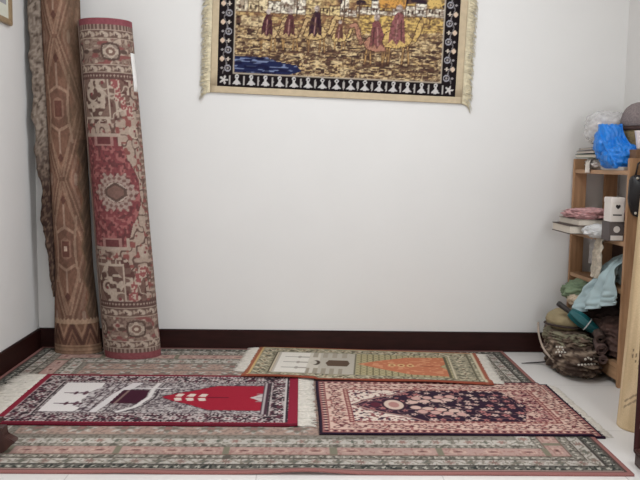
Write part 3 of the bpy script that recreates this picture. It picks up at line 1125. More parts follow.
def camel(cx, by, s, face, rider, body=(206, 164, 92)):
    """walking camel with rider, feet at by, facing 1 right / -1 left"""
    q = lambda pts: [(cx + face * a * s, by + b * s) for a, b in pts]
    outline = (72, 42, 30)
    for lx in (-7, -4.5, 5, 7.5):
        k = 1.5 if lx in (-7, 7.5) else -.8
        cv.fill(cv.line(q([(lx, 15), (lx + k * .5, 8), (lx + k, 0)]), 1.9 * s) * pic, outline)
        cv.fill(cv.line(q([(lx, 15), (lx + k * .5, 8), (lx + k, 1)]), .9 * s) * pic, (190, 146, 86))
    body_p = q([(-10, 15), (-8, 21), (-3, 24), (0, 28), (3, 24), (7, 22), (10, 18), (13, 16), (16, 22), (18, 29), (22, 29), (22, 31.5), (17, 33), (14.5, 29), (12, 20), (8, 13), (0, 11), (-8, 12)])
    cv.fill(cv.line(body_p + body_p[:1], 1.6) * pic, outline)
    cv.fill(cv.poly(body_p) * pic, body)
    rp = q([(-6, 14), (-5, 26), (-2, 34), (1, 37), (4, 34), (5, 26), (6, 14), (2, 17), (0, 13), (-3, 17)])
    cv.fill(cv.poly(rp) * pic, rider)
    cv.fill(cv.ell(cx + face * .8 * s, by + 38 * s, 2.3 * s, 2.6 * s) * pic, (188, 170, 160))
    cv.fill(cv.line(q([(-1, 16), (0, 30)]), 1.0) * pic, (170, 120, 110))
    cv.fill(cv.line(q([(3, 16), (2.5, 30)]), .9) * pic, (46, 24, 30))


grit = vn(x, y, 4.2, 1.0, 330)
grit2 = vn(x, y, 1.5, 1.5, 331)
dry = pic * (1 - wat)
cv.fill(dry * th(grit, .66, .1) * (y < 84) * .75, (84, 58, 46))
cv.fill(dry * th(grit2, .70, .1) * (y < 62) * .7, (208, 180, 132))
cv.fill(dry * th(vn(x, y, 5, 1.2, 332), .66, .1) * (y < 58), (66, 46, 40))
cv.fill(dry * th(vn(x, y, 3, 3, 333), .70, .1) * (y > 56) * .6, (120, 84, 62))
DKR = (78, 38, 48)
camel(48, 37, 1.0, 1, DKR, (192, 160, 110))
camel(70, 38, 1.0, 1, (92, 50, 50), (190, 156, 104))
camel(96, 37, 1.14, 1, (56, 32, 44), (196, 162, 104))
camel(120, 41, .72, 1, (112, 70, 54), (200, 168, 104))
camel(158, 27, 1.25, -1, (126, 70, 70), (170, 116, 92))
camel(178, 29, 1.45, 1, (138, 80, 80), (202, 164, 92))
for k in range(7):                                # bank of dark shrubs and shadows by the tracks
    cv.fill(cv.ell(150 + 11 * k + (k % 2) * 3, 27 - .4 * k + 2 * (k % 3), 7, 1.6) * pic, (70, 44, 36), .8)
cv.fill(cv.line([(44, 35), (124, 38)], 1.6) * pic, (96, 64, 48), .7)
cv.fill(dry * th(vn(x, y, 2.2, 1.8, 340), .62, .15) * .6 * (y < 88), (92, 62, 48))
cv.fill(dry * th(vn(x, y, 1.3, 1.3, 341), .72, .1) * .5, (60, 38, 36))
tap = thing('tapestry', (-.439, 3.998, 1.392), 'woven tapestry of camels and riders before a walled town, hung on the wall', 'tapestry')
TR = R(-1.6)


def tplace(a, b, d=0.0):
    return (tap.location.x + a * math.cos(TR) - b * math.sin(TR), tap.location.y - d, tap.location.z + a * math.sin(TR) + b * math.cos(TR))


def tgrid(X, Y, dep):
    return np.stack([tap.location.x + X * math.cos(TR) - Y * math.sin(TR), tap.location.y - dep, tap.location.z + X * math.sin(TR) + Y * math.cos(TR)], -1)


A_, B_ = cv.X * u5, cv.Y * u5
sheet('woven_picture', tgrid(A_, B_, .006 + .0015 * np.sin(A_ * 14) * np.exp(-B_ * 3)), M_WOVEN, tap, .005, cv.C, lin((60, 44, 36)))
M_HEM = plain('beige_hem', (190, 168, 134), .85, .08, 30, .2)


def hem(name, a0, a1, b0, b1, mat=M_HEM, nx=40):
    X, Y = np.meshgrid(np.linspace(a0, a1, nx), np.linspace(b0, b1, 12))
    return sheet(name, tgrid(X, Y, .0052 + .001 * np.sin(X * 21 + Y * 17)), mat, tap, .004)


hem('hem', -.036, TW + .038, -.034, 0)
hem('hem', -.036, TW + .038, TH, TH + .034)
hem('selvage_band', -.036, 0, 0, TH, nx=6)
hem('selvage_band', TW, TW + .038, 0, TH, nx=6)


def wall_fringe(a, sgn, seed):
    rg = random.Random(seed)
    V, F = [], []
    n = 420
    for i in range(n):
        b = -.034 + (TH + .034) * (i + rg.random()) / n
        L = rg.uniform(.036, .058)
        drop = rg.uniform(.008, .030) + (.03 if i < 14 else 0)
        base = len(V)
        dd = rg.uniform(.003, .009)
        for k in range(5):
            q = k / 4
            aa_ = a + sgn * L * math.sin(q * 1.3)
            bb_ = b - drop * q * q
            w_ = .0028 * (1 - .5 * q)
            for (o1, o2) in ((-w_, 0), (w_, 0), (0, .0025)):
                V.append(tplace(aa_, bb_ + o1, dd * (.4 + .6 * q) + o2))
        for k in range(4):
            u = base + 3 * k
            for s0, s1 in ((0, 1), (1, 2), (2, 0)):
                F.append((u + s0, u + s1, u + 3 + s1, u + 3 + s0))
        F.append((base, base + 2, base + 1)); F.append((base + 12, base + 13, base + 14))
    o = mesh_obj('fringe', V, F, M_FRINGE_D, tap)
    o['kind'] = 'stuff'


wall_fringe(-.036, -1, 11)
wall_fringe(TW + .038, 1, 12)

# ------------------------------------------------------------------ framed picture on the left wall
M_GOLD = plain('aged_gilt_moulding', (150, 124, 90), .45, .15, 20, .1)
M_MAT = plain('cream_mount_board', (208, 208, 190), .8, .02)
M_PIC = plain('grey_print', (138, 138, 140), .7, .3, 18)
fr = thing('picture_frame', (XL, 3.53, 1.86), 'gilt framed picture with cream mount hanging on the left wall, upper corner', 'picture')
fy0, fy1, fz0, fz1 = 3.32, 3.690, 1.622, 2.10


def moulding(name, pts, parent):
    bm = bmesh.new()
    vs0 = [bm.verts.new((XL + .001, p[0], p[1])) for p in pts]
    vs1 = [bm.verts.new((XL + .020, p[0], p[1])) for p in pts]
    bm.faces.new(vs0); bm.faces.new(list(reversed(vs1)))
    for i in range(4):
        bm.faces.new((vs0[i], vs0[(i + 1) % 4], vs1[(i + 1) % 4], vs1[i]))
    bmesh.ops.bevel(bm, geom=list(bm.edges), offset=.003, segments=2, affect='EDGES')
    bm_obj(name, bm, M_GOLD, parent)


wd = .026
moulding('frame_rail', [(fy0, fz0), (fy1, fz0), (fy1 - wd, fz0 + wd), (fy0 + wd, fz0 + wd)], fr)
moulding('frame_rail', [(fy0, fz1), (fy1, fz1), (fy1 - wd, fz1 - wd), (fy0 + wd, fz1 - wd)], fr)
moulding('frame_rail', [(fy0, fz0), (fy0, fz1), (fy0 + wd, fz1 - wd), (fy0 + wd, fz0 + wd)], fr)
moulding('frame_rail', [(fy1, fz0), (fy1, fz1), (fy1 - wd, fz1 - wd), (fy1 - wd, fz0 + wd)], fr)
box('mount', XL + .002, XL + .009, fy0 + wd - .004, fy1 - wd + .004, fz0 + wd - .004, fz1 - wd + .004, M_MAT, fr)
box('print', XL + .0085, XL + .0105, fy0 + wd + .05, fy1 - wd - .028, fz0 + wd + .062, fz1 - wd - .06, M_PIC, fr)

# ------------------------------------------------------------------ wooden shelf against the right wall
SX0, SX1, SY0, SY1 = 1.446, 1.682, 3.335, 3.974
shelf = thing('shelf_unit', (SX0, 3.65, 0), 'light brown wooden shelf unit crammed with bags, books and cloths, at right', 'shelf')
PW = .068
for yy0, yy1 in ((SY0, SY0 + .024), (SY1 - .022, SY1)):
    box('post', SX0, SX0 + PW, yy0, yy1, 0, 1.045, M_WOOD, shelf, .002)
    box('post', SX1 - PW, SX1, yy0, yy1, 0, 1.045, M_WOOD, shelf, .002)
    for z0, z1 in ((.975, 1.045), (.03, .09)):
        box('end_rail', SX0 + PW, SX1 - PW, yy0 + .002, yy1 - .002, z0, z1, M_WOOD_H, shelf, .002)
YA, YZ = SY0 + .024, SY1 - .022
for zt in (.99, .668, .450, .105):
    box('shelf_board', SX0 + .002, SX1, YA, YZ, zt - .020, zt, M_WOOD_H, shelf, .002)
box('front_rail', SX0 + .004, SX0 + .022, YA, YZ, .028, .085, M_WOOD_H, shelf, .002)
box('back_board', SX1 - .010, SX1 - .002, YA, YZ, .105, .648, plain('dark_brown_board', (70, 46, 38), .7, .15, 10), shelf)


shelf.rotation_euler.z = R(2.2)


# ------------------------------------------------------------------ soft things: cloth heaps and hanging cloth
def heap(name, c, r, seed, mat, parent=None, amp=.18, freq=2.2, fold=.10, ffreq=5.0, fdir=(0, .3, 1), zmin=None, xmax=None, p=2.0, sub=5, zmax=None, crease=0.0, xmin=None, ymin=None, ymax=None, cols=None):
    bm = bmesh.new()
    bmesh.ops.create_icosphere(bm, subdivisions=sub, radius=1)
    fd = Vector(fdir).normalized()
    so = Vector((seed * 3.7, seed * 1.3, seed * 7.1))
    V = []
    for v in bm.verts:
        n = v.co.normalized()
        if p != 2.0:
            k = (abs(n.x) ** p + abs(n.y) ** p + abs(n.z) ** p) ** (-1 / p)
        else:
            k = 1
        d = amp * noise.noise(n * freq + so)
        w = noise.noise(n * freq * .8 + so * 2) * 1.6
        t = n.dot(fd) * ffreq + w
        ridge = 1 - abs(2 * (t - math.floor(t)) - 1)
        d += fold * (ridge - .5)
        d += amp * .3 * (1 - 2 * abs(noise.noise(n * freq * 3.1 + so)))
        if crease:
            c1 = noise.voronoi(n * 1.6 + so)[0]
            c2 = noise.voronoi(n * 3.4 + so * 1.7)[0]
            d += crease * ((c1[1] - c1[0]) - .25) * .9 + crease * ((c2[1] - c2[0]) - .2) * .4
        q = n * k * (1 + d)
        V.append(Vector((c[0] + q.x * r[0], c[1] + q.y * r[1], c[2] + q.z * r[2])))
    for v, q in zip(bm.verts, V):
        if zmin is not None and q.z < zmin: q.z = zmin
        if zmax is not None and q.z > zmax: q.z = zmax
        if xmin is not None and q.x < xmin: q.x = xmin
        if xmax is not None and q.x > xmax: q.x = xmax
        if ymin is not None and q.y < ymin: q.y = ymin
        if ymax is not None and q.y > ymax: q.y = ymax
        v.co = q
    o = bm_obj(name, bm, mat, parent, True)
    if cols is not None:
        me = o.data
        a = me.color_attributes.new('Col', 'FLOAT_COLOR', 'POINT')
        off = Vector(parent.location) if parent is not None else Vector()
        buf = []
        for v in me.vertices:
            buf += [*cols(v.co + off), 1]
        a.data.foreach_set('color', buf)
    return o


def catmull(pts, n):
    pts = [Vector(p) for p in pts]
    P = [pts[0] * 2 - pts[1]] + pts + [pts[-1] * 2 - pts[-2]]
    out = []
    m = len(pts) - 1
    for i in range(n):
        t = i / (n - 1) * m
        k = min(int(t), m - 1)
        f_ = t - k
        a, b, c, d = P[k:k + 4]
        out.append(.5 * ((2 * b) + (c - a) * f_ + (2 * a - 5 * b + 4 * c - d) * f_ ** 2 + (3 * b - a - 3 * c + d) * f_ ** 3))
    return out


def drape(name, left, right, mat, parent=None, nu=50, nv=50, amp=.012, folds=4, seed=1, thick=.003, nrm=(-1, 0, 0), rough=.004):
    """hanging cloth between two edge curves"""
    Lc, Rc = catmull(left, nv), catmull(right, nv)
    n = Vector(nrm).normalized()
    P = np.zeros((nv, nu, 3))
    for j in range(nv):
        for i in range(nu):
            t = i / (nu - 1)
            s = j / (nv - 1)
            q = Lc[j].lerp(Rc[j], t)
            a = amp * (.35 + .65 * s) * math.sin(2 * math.pi * folds * t + 2.2 * noise.noise((seed, t * 2, s * 2)) + s * 1.3)
            a += rough * noise.noise((t * 9 + seed, s * 9, seed * 2.0))
            q = q + n * a
            P[j, i] = q
    return sheet(name, P, mat, parent, thick)


def soft(name, col, rough=.85, var=.12, sheen=.0, bump=.25, scale=25):
    return plain(name, col, rough, var, scale, bump, 300, sheen=sheen)


# ---- things on the top board
M_BLUE = plain('blue_plastic', (8, 122, 226), .35, .12, 8, .1, 60)
ZT = .990
bag = thing('plastic_bag', (1.50, 3.60, ZT), 'bright blue crumpled plastic bag on top of the shelf', 'bag')
heap('bag_body', (1.488, 3.525, 1.050), (.070, .085, .060), 3, M_BLUE, bag, .20, 1.5, .10, 2.6, (.9, .4, .5), zmin=.9975, p=2.6, crease=.24)
heap('bag_neck', (1.462, 3.595, 1.118), (.056, .060, .088), 9, M_BLUE, bag, .18, 1.5, .10, 2.4, (.9, .5, -.35), zmin=1.00, p=2.8, crease=.24)
drape('bag_fold', [(1.420, 3.625, 1.204), (1.412, 3.575, 1.150), (1.418, 3.525, 1.095), (1.428, 3.470, 1.040), (1.440, 3.450, 1.004)],
      [(1.512, 3.570, 1.206), (1.512, 3.540, 1.160), (1.520, 3.475, 1.105), (1.548, 3.445, 1.085), (1.556, 3.445, 1.060)], M_BLUE, bag, 50, 50, .012, 2.2, 12, .002, (-.5, -1, .2), .012)


def clear_mat():
    m, nt, b = new_mat('clear_plastic_film')
    N, L = nt.nodes, nt.links
    out = N['Material Output']
    tr = N.new('ShaderNodeBsdfTransparent')
    tr.inputs['Color'].default_value = (.95, .95, .95, 1)
    mx = N.new('ShaderNodeMixShader')
    b.inputs['Base Color'].default_value = (.82, .80, .79, 1)
    b.inputs['Roughness'].default_value = .18
    b.inputs['Specular IOR Level'].default_value = .8
    no = N.new('ShaderNodeTexNoise')
    no.inputs['Scale'].default_value = 7
    mr = N.new('ShaderNodeMapRange')
    mr.inputs['To Min'].default_value = .15
    mr.inputs['To Max'].default_value = .75
    L.new(no.outputs['Fac'], mr.inputs['Value'])
    L.new(mr.outputs['Result'], mx.inputs['Fac'])
    L.new(tr.outputs['BSDF'], mx.inputs[1])
    L.new(b.outputs['BSDF'], mx.inputs[2])
    L.new(mx.outputs['Shader'], out.inputs['Surface'])
    return m


M_CLEAR = clear_mat()
cb = thing('clear_bag', (1.50, 3.75, 1.112), 'clear plastic bag of pale cloth, behind and above the blue bag', 'bag')
heap('bag_film', (1.500, 3.735, 1.195), (.096, .080, .080), 14, M_CLEAR, cb, .10, 1.6, .08, 2.2, (.3, .2, 1), zmin=1.113, p=2.6, crease=.12)
heap('folded_cloth', (1.505, 3.738, 1.205), (.070, .060, .040), 15, soft('pale_pink_cloth', (214, 202, 198), .8, .12), cb, .10, 1.8, .12, 2.4, (.2, .1, 1), p=2.8, crease=.2)
heap('folded_cloth', (1.500, 3.738, 1.146), (.074, .062, .032), 16, soft('pale_grey_cloth', (206, 204, 200), .8, .08), cb, .10, 1.8, .12, 2.4, (.2, .1, 1), zmin=1.115, p=2.8)

# basket with a knitted cap
M_WICK = plain('olive_wicker', (158, 134, 88), .8, .35, 90, .6, 120, stretch=(1, 1, 2.2), col2=(118, 98, 62))
bs = thing('woven_basket', (1.61, 3.615, ZT), 'olive brown woven basket under the grey dome cap', 'basket')
prof = [(0, .0), (.046, .0), (.052, .02), (.058, .06), (.063, .11), (.068, .165), (.070, .19), (.083, .196), (.083, .204), (.066, .196), (.062, .19), (.058, .16), (.048, .05), (.04, .012), (0, .010)]


def lathe(name, c, prof, mat, parent=None, seg=48, sx=1.0, sy=1.0, ripple=0.0, nr=0):
    V, F = [], []
    n = len(prof)
    for (r_, h_) in prof:
        for k in range(seg):
            a = 2 * math.pi * k / seg
            rr_ = max(r_, 1e-4) * (1 + ripple * math.cos(nr * a + h_ * 300))
            V.append((c[0] + rr_ * sx * math.cos(a), c[1] + rr_ * sy * math.sin(a), c[2] + h_))
    for i in range(n - 1):
        for k in range(seg):
            k2 = (k + 1) % seg
            F.append((i * seg + k, i * seg + k2, (i + 1) * seg + k2, (i + 1) * seg + k))
    return mesh_obj(name, V, F, mat, parent)


M_RIM = plain('dark_basket_rim', (70, 46, 40), .8, .2, 60, .3)
lathe('basket_wall', (1.610, 3.615, ZT), prof[:7] + prof[9:], M_WICK, bs, ripple=.012, nr=24)
lathe('basket_rim', (1.610, 3.615, ZT + .190), [(.070, 0), (.078, .002), (.080, .010), (.077, .018), (.070, .018), (.066, .010), (.070, 0)], M_RIM, bs)
cap = lathe('dome_cap', (1.612, 3.615, ZT + .209), [(.0, 0), (.078, .0), (.084, .004), (.083, .03), (.076, .06), (.061, .088), (.038, .106), (.015, .114), (0, .115)],
            plain('grey_mauve_knit', (126, 112, 110), .95, .22, 120, .7, 160), None, ripple=.01, nr=30)
me = cap.data
tag(cap, 'grey mauve knitted dome cap sitting on the woven basket', 'cap')
cap.data.materials[0].use_backface_culling = False
# white ceramic cup on a small brown carton
cart = box('carton', 1.500, 1.600, 3.372, 3.452, .9915, 1.085, plain('brown_cardboard', (124, 88, 58), .8, .1, 20), None, .002)
tag(cart, 'small brown carton under the white cup on the shelf top', 'box')
cup = lathe('white_cup', (1.548, 3.412, 1.0855), [(0, 0), (.026, 0), (.030, .006), (.034, .04), (.040, .078), (.042, .084), (.039, .084), (.032, .04), (.026, .010), (0, .008)],
            plain('white_glaze', (226, 214, 212), .3, .03), None)
tag(cup, 'small white cup on the carton at the top right of the shelf', 'cup')

# papers and folder, overhanging the front
M_PAGE = plain('page_edges', (204, 192, 176), .8, .1, 120, stretch=(1, 1, 20))


def book(name, cx, cy, z0, lx, ly, h, rz, cover, label, cat='book', group=None, tilt=0.0, cov=.0025):
    t = thing(name, (cx, cy, z0), label, cat, group)
    mt = Matrix.Rotation(rz, 3, 'Z') @ Matrix.Rotation(tilt, 3, 'Y')
    for nm, m_, a in (('cover', cover, (-lx / 2, lx / 2, -ly / 2, ly / 2, 0, cov)), ('cover', cover, (-lx / 2, lx / 2, -ly / 2, ly / 2, h - cov, h)),
                      ('spine', cover, (lx / 2 - cov, lx / 2, -ly / 2, ly / 2, cov, h - cov)), ('pages', M_PAGE, (-lx / 2 + .003, lx / 2 - cov, -ly / 2 + .003, ly / 2 - .003, cov, h - cov))):
        bm = box_bm(*a, bev=.0006)
        bmesh.ops.rotate(bm, verts=bm.verts, cent=(0, 0, 0), matrix=mt)
        bmesh.ops.translate(bm, verts=bm.verts, vec=(cx, cy, z0))
        bm_obj(nm, bm, m_, t)
    return t


wc = thing('white_cloth', (1.50, 3.80, ZT), 'crumpled white plastic wrap on the shelf top under the folder', 'cloth')
heap('cloth_heap', (1.505, 3.785, 1.018), (.058, .12, .032), 21, soft('white_wrap', (202, 194, 188), .5, .08), wc, .16, 2.2, .2, 3, (.5, 1, .3), zmin=ZT + .001, zmax=1.050)
drape('hanging_strip', [(1.500, 3.800, 1.044), (1.452, 3.80, 1.046), (1.436, 3.795, 1.020), (1.434, 3.79, .974)], [(1.500, 3.755, 1.044), (1.452, 3.745, 1.046), (1.436, 3.745, 1.020), (1.434, 3.735, .974)],
      soft('white_tape', (224, 214, 200), .8, .04), wc, 12, 24, .003, 1.0)
book('green_folder', 1.505, 3.775, 1.056, .17, .22, .020, .12, plain('dark_green_cover', (48, 84, 66), .5, .15), 'dark green folder under the silver magazines', 'folder', tilt=-.10)
book('magazine', 1.500, 3.785, 1.0785, .16, .215, .014, .02, plain('silver_grey_cover', (128, 120, 120), .35, .2, 12), 'lower silver magazine lying on the green folder', 'magazine', None, tilt=-.10)
book('magazine', 1.502, 3.795, 1.0950, .155, .21, .012, -.08, plain('pale_silver_cover', (150, 144, 144), .35, .2, 12), 'topmost silver magazine of the small pile, left of the blue bag', 'magazine', None, tilt=-.10)
tray = thing('flat_tray', (1.52, 3.55, ZT), 'flat pale tray beneath the blue plastic bag', 'tray')
M_TRAY = plain('pale_metal', (190, 182, 174), .35, .1, 15, metallic=.3)
box('tray_base', 1.456, 1.640, 3.40, 3.66, ZT + .0005, ZT + .006, M_TRAY, tray, .002)
for a in ((1.456, 1.462, 3.40, 3.66), (1.634, 1.640, 3.40, 3.66), (1.462, 1.634, 3.40, 3.406), (1.462, 1.634, 3.654, 3.66)):
    box('tray_rim', *a, ZT + .006, ZT + .016, M_TRAY, tray, .001)

# ---- second tier
Z2 = .668
book('large_book', 1.450, 3.722, .680, .31, .255, .042, 0.0, plain('dark_brown_cover', (74, 58, 52), .6, .15), 'large dark-covered book with cream pages, lowest, jutting off the shelf', 'book', 'books jutting from the shelf', cov=.004)
book('large_book', 1.480, 3.705, .7225, .31, .255, .030, 0.03, plain('taupe_cover', (140, 124, 112), .6, .12), 'taupe book on the dark-covered one, beneath the pink cloth', 'book', 'books jutting from the shelf', cov=.003)
for b_ in bpy.data.objects:
    if b_.get('group') == 'books jutting from the shelf':
        del b_['group']
box_f = box('flat_box', 1.452, 1.66, 3.60, 3.85, Z2 + .0005, .6795, plain('grey_board', (120, 110, 104), .8, .1), None, .001)
tag(box_f, 'thin grey board under the large dark-covered book', 'board')
M_PINK = soft('rose_quilted_cloth', (206, 152, 150), .9, .28, .0, .4, 45)
pc = heap('ruffled_cloth', (1.472, 3.715, .773), (.140, .135, .024), 31, M_PINK, None, .18, 3.2, .26, 4.5, (1, .7, .2), zmin=.7535, p=3.0)
tag(pc, 'rose pink ruffled cloth lying on the jutting books', 'cloth')

M_CARD = plain('white_carton', (226, 218, 210), .6, .03, 20)
M_INK = plain('black_ink', (32, 28, 30), .6, .05)
wb = thing('white_box', (1.45, 3.42, .757), 'small white carton with black heart emblem, on the dark grey box', 'box')
box('carton_body', 1.408, 1.470, 3.395, 3.475, .757, .846, M_CARD, wb, .002)
box('carton_lid', 1.406, 1.472, 3.393, 3.477, .842, .868, M_CARD, wb, .003)
bm = bmesh.new()                              # heart emblem on the near face
hp = [(0, -.011), (.010, -.001), (.011, .006), (.007, .010), (.002, .009), (0, .006), (-.002, .009), (-.007, .010), (-.011, .006), (-.010, -.001)]
f0 = [bm.verts.new((1.440 + a, 3.3942, .825 + b)) for a, b in hp]
f1 = [bm.verts.new((1.440 + a, 3.3955, .825 + b)) for a, b in hp]
bm.faces.new(f0); bm.faces.new(list(reversed(f1)))
for i in range(len(hp)):
    bm.faces.new((f0[i], f0[(i + 1) % len(hp)], f1[(i + 1) % len(hp)], f1[i]))
bm_obj('heart_emblem', bm, M_INK, wb)
box('printed_bar', 1.418, 1.458, 3.3942, 3.3955, .785, .791, M_INK, wb)
gb = thing('grey_box', (1.45, 3.42, Z2), 'dark grey box with a white disc and label, under the white carton', 'box')
box('box_body', 1.408, 1.476, 3.400, 3.490, Z2 + .0005, .7565, plain('dark_grey_card', (92, 82, 80), .6, .08), gb, .002)
bm = bmesh.new()
bmesh.ops.create_cone(bm, cap_ends=True, segments=28, radius1=.015, radius2=.015, depth=.0015, matrix=Matrix.Translation((1.441, 3.3995, .722)) @ Matrix.Rotation(R(90), 4, 'X'))
bm_obj('white_disc', bm, M_CARD, gb)
box('paper_label', 1.414, 1.470, 3.398, 3.4003, .672, .694, M_CARD, gb)
wh = heap('white_scarf', (1.420, 3.538, .702), (.078, .044, .032), 41, soft('white_muslin', (202, 200, 198), .8, .08), None, .15, 2.2, .2, 3.4, (.8, .4, .6), zmin=Z2 + .001, ymin=3.494, ymax=3.585)
tag(wh, 'bunched white muslin scarf in front of the jutting books', 'cloth')

# ---- hanging cloth and the tiers below
M_LACE = soft('ivory_lace', (202, 190, 170), .9, .22, 0, .6, 70)
lc = drape('lace_strip', [(1.442, 3.600, .664), (1.430, 3.600, .650), (1.424, 3.598, .60), (1.428, 3.612, .53), (1.424, 3.615, .475)], [(1.442, 3.495, .680), (1.426, 3.498, .660), (1.420, 3.505, .60), (1.424, 3.525, .53), (1.424, 3.545, .475)],
           M_LACE, None, 40, 60, .009, 2.5, 3, rough=.010)
tag(lc, 'ivory lace strip hanging down below the white muslin scarf', 'cloth')
gl = drape('white_flap', [(1.452, 3.690, .655), (1.440, 3.695, .62), (1.438, 3.690, .58), (1.438, 3.688, .530)], [(1.452, 3.615, .655), (1.440, 3.625, .62), (1.438, 3.635, .58), (1.438, 3.655, .532)],
           soft('grey_white_cotton', (178, 174, 172), .9, .08), None, 20, 30, .005, 1.2, 5)
tag(gl, 'pointed greyish white flap of cotton hanging left of the lace', 'cloth')
M_PALE = plain('pale_blue_satin', (166, 190, 194), .5, .10, 12, .15, 200)
bc = thing('blue_cloth', (1.46, 3.50, .45), 'pale blue satin cloth spilling out over the shelf edge', 'cloth')
drape('cloth_fall', [(1.560, 3.54, .600), (1.475, 3.58, .545), (1.425, 3.61, .462), (1.395, 3.645, .385), (1.372, 3.665, .325), (1.365, 3.66, .285)], [(1.560, 3.42, .600), (1.480, 3.42, .560), (1.448, 3.385, .490), (1.446, 3.355, .440), (1.446, 3.345, .415), (1.448, 3.340, .392)],
      M_PALE, bc, 70, 70, .018, 3.0, 8, rough=.016)
heap('cloth_bunch', (1.555, 3.485, .520), (.085, .085, .070), 45, M_PALE, bc, .18, 2.2, .18, 3, (.4, .6, .6), zmin=.4515, ymin=3.466)
M_DCL = soft('dark_plum_cloth', (46, 34, 36), .9, .3)
dk = heap('dark_cloth', (1.595, 3.43, .515), (.085, .070, .063), 47, M_DCL, None, .15, 2, .15, 3, zmin=.4515, ymin=3.364, ymax=3.462, xmax=1.675)
tag(dk, 'dark plum cloth tucked behind the pale blue satin', 'cloth')
M_GREEN = soft('sage_green_cloth', (122, 142, 108), .9, .2)
gr = heap('green_cloth', (1.470, 3.820, .362), (.105, .115, .064), 51, M_GREEN, None, .16, 2.2, .22, 3.2, (.5, .7, .5), zmin=.305)
tag(gr, 'crumpled sage green cloth left of the pale blue satin', 'cloth')
cr_ = heap('cream_cloth', (1.400, 3.745, .335), (.038, .050, .028), 53, soft('cream_cotton', (204, 182, 156), .9, .15), None, .2, 2.4, .25, 3, (.4, .8, .4))
tag(cr_, 'small cream cloth peeping out below the sage green cloth', 'cloth')

# brown bundles in the bottom tier
M_BRN = soft('brown_woven_cloth', (92, 66, 58), .95, .4, 0, .5, 30)
M_BRN2 = soft('umber_cloth', (78, 58, 50), .95, .35, 0, .5, 40)
b1 = heap('brown_cloth', (1.575, 3.56, .185), (.125, .165, .088), 61, M_BRN, None, .14, 2.4, .22, 3.6, (.3, .5, 1), zmin=.106, p=2.6, xmax=1.655, ymin=3.362, ymax=3.708, xmin=1.45)
tag(b1, 'dark brown folded cloth at the bottom of the shelf, near end', 'cloth')
b2 = heap('brown_cloth', (1.560, 3.835, .195), (.120, .112, .088), 63, M_BRN2, None, .14, 2.4, .2, 3.2, (.3, .5, 1), zmin=.106, p=2.6, xmax=1.655, ymax=3.95, ymin=3.712, xmin=1.45)
tag(b2, 'umber folded cloth at the bottom of the shelf under the green cloth', 'cloth')


def spiral_roll(name, p0, p1, r, mat, label):
    """small rolled textile: a coil visible in its end"""
    p0, p1 = Vector(p0), Vector(p1)
    t = (p1 - p0).normalized()
    a = t.cross(Vector((0, 0, 1))).normalized()
    b = a.cross(t)
    n = 64
    P = np.zeros((5, n, 3))
    for j in range(5):
        c = p0.lerp(p1, j / 4)
        for i in range(n):
            s = i / (n - 1)
            an = s * 2.4 * 2 * math.pi
            rr_ = r * (1 - .72 * s)
            P[j, i] = c + a * (rr_ * math.cos(an)) + b * (rr_ * math.sin(an))
    o = sheet(name, P, mat, None, .0035)
    tag(o, label, 'rolled cloth')
    return o


M_RL = soft('mauve_brown_textile', (100, 76, 70), .95, .3, 0, .4, 50)
spiral_roll('rolled_cloth', (1.418, 3.440, .150), (1.446, 3.56, .165), .026, M_RL, 'small rolled brown textile, nearest to the shelf post')
spiral_roll('rolled_cloth', (1.418, 3.455, .198), (1.440, 3.565, .208), .021, M_BRN2, 'small rolled umber textile beside the teal umbrella tip')
spiral_roll('rolled_cloth', (1.424, 3.430, .104), (1.447, 3.52, .112), .019, M_RL, 'smallest rolled textile, just above the front rail of the shelf')

# ---- patterned saddlebag bundle slumped on the floor
LIGHT, MIDB, DARKB, GRN = lin((156, 136, 116)), lin((122, 102, 86)), lin((74, 58, 50)), lin((136, 130, 104))


def bag_cols(kind):
    def f_(p):
        n1 = noise.noise((p.x * 14, p.y * 13, p.z * 20))
        n2 = noise.noise((p.x * 42 + 4, p.y * 42, p.z * 55)) * .8
        c = MIDB
        if kind == 0:
            c = GRN if n1 > .1 else (LIGHT if n1 < -.25 else MIDB)
            if n2 > .25: c = DARKB
        else:
            st_ = math.sin(p.y * 70 + p.z * 40 + 3 * n1)
            c = LIGHT if st_ > .75 else (DARKB if st_ < -.1 else MIDB)
            if n2 > .3: c = DARKB
        return c
    return f_


sb = thing('saddlebag', (1.36, 3.65, 0), 'slumped patterned brown woven saddlebag on the floor before the shelf', 'bag')
heap('bag_pouch', (1.345, 3.640, .078), (.105, .225, .082), 71, M_WOVEN, sb, .14, 2.0, .17, 4.2, (.35, .5, 1), zmin=.001, p=2.5, xmax=1.430, cols=bag_cols(1))
heap('bag_flap', (1.345, 3.690, .156), (.096, .180, .046), 73, M_WOVEN, sb, .16, 2.2, .22, 3.4, (.3, .9, .8), p=2.5, xmax=1.430, zmax=.192, cols=bag_cols(0))
# rolled pale edge and clusters of white shells
tube('bag_piping', catmull([(1.236, 3.82, .200), (1.218, 3.74, .150), (1.222, 3.66, .095), (1.255, 3.575, .055), (1.300, 3.520, .036), (1.36, 3.49, .03)], 26), [.0055] * 26, soft('pale_cord', (170, 150, 132), .9, .15), sb, 8)
M_SHELL = plain('white_shell', (204, 196, 182), .5, .06)
rs = random.Random(3)
pouch = [c for c in sb.children if c.name.startswith('bag_pouch')][0]
from mathutils.bvhtree import BVHTree
bt = BVHTree.FromPolygons([v.co + Vector(sb.location) for v in pouch.data.vertices], [tuple(q.vertices) for q in pouch.data.polygons])


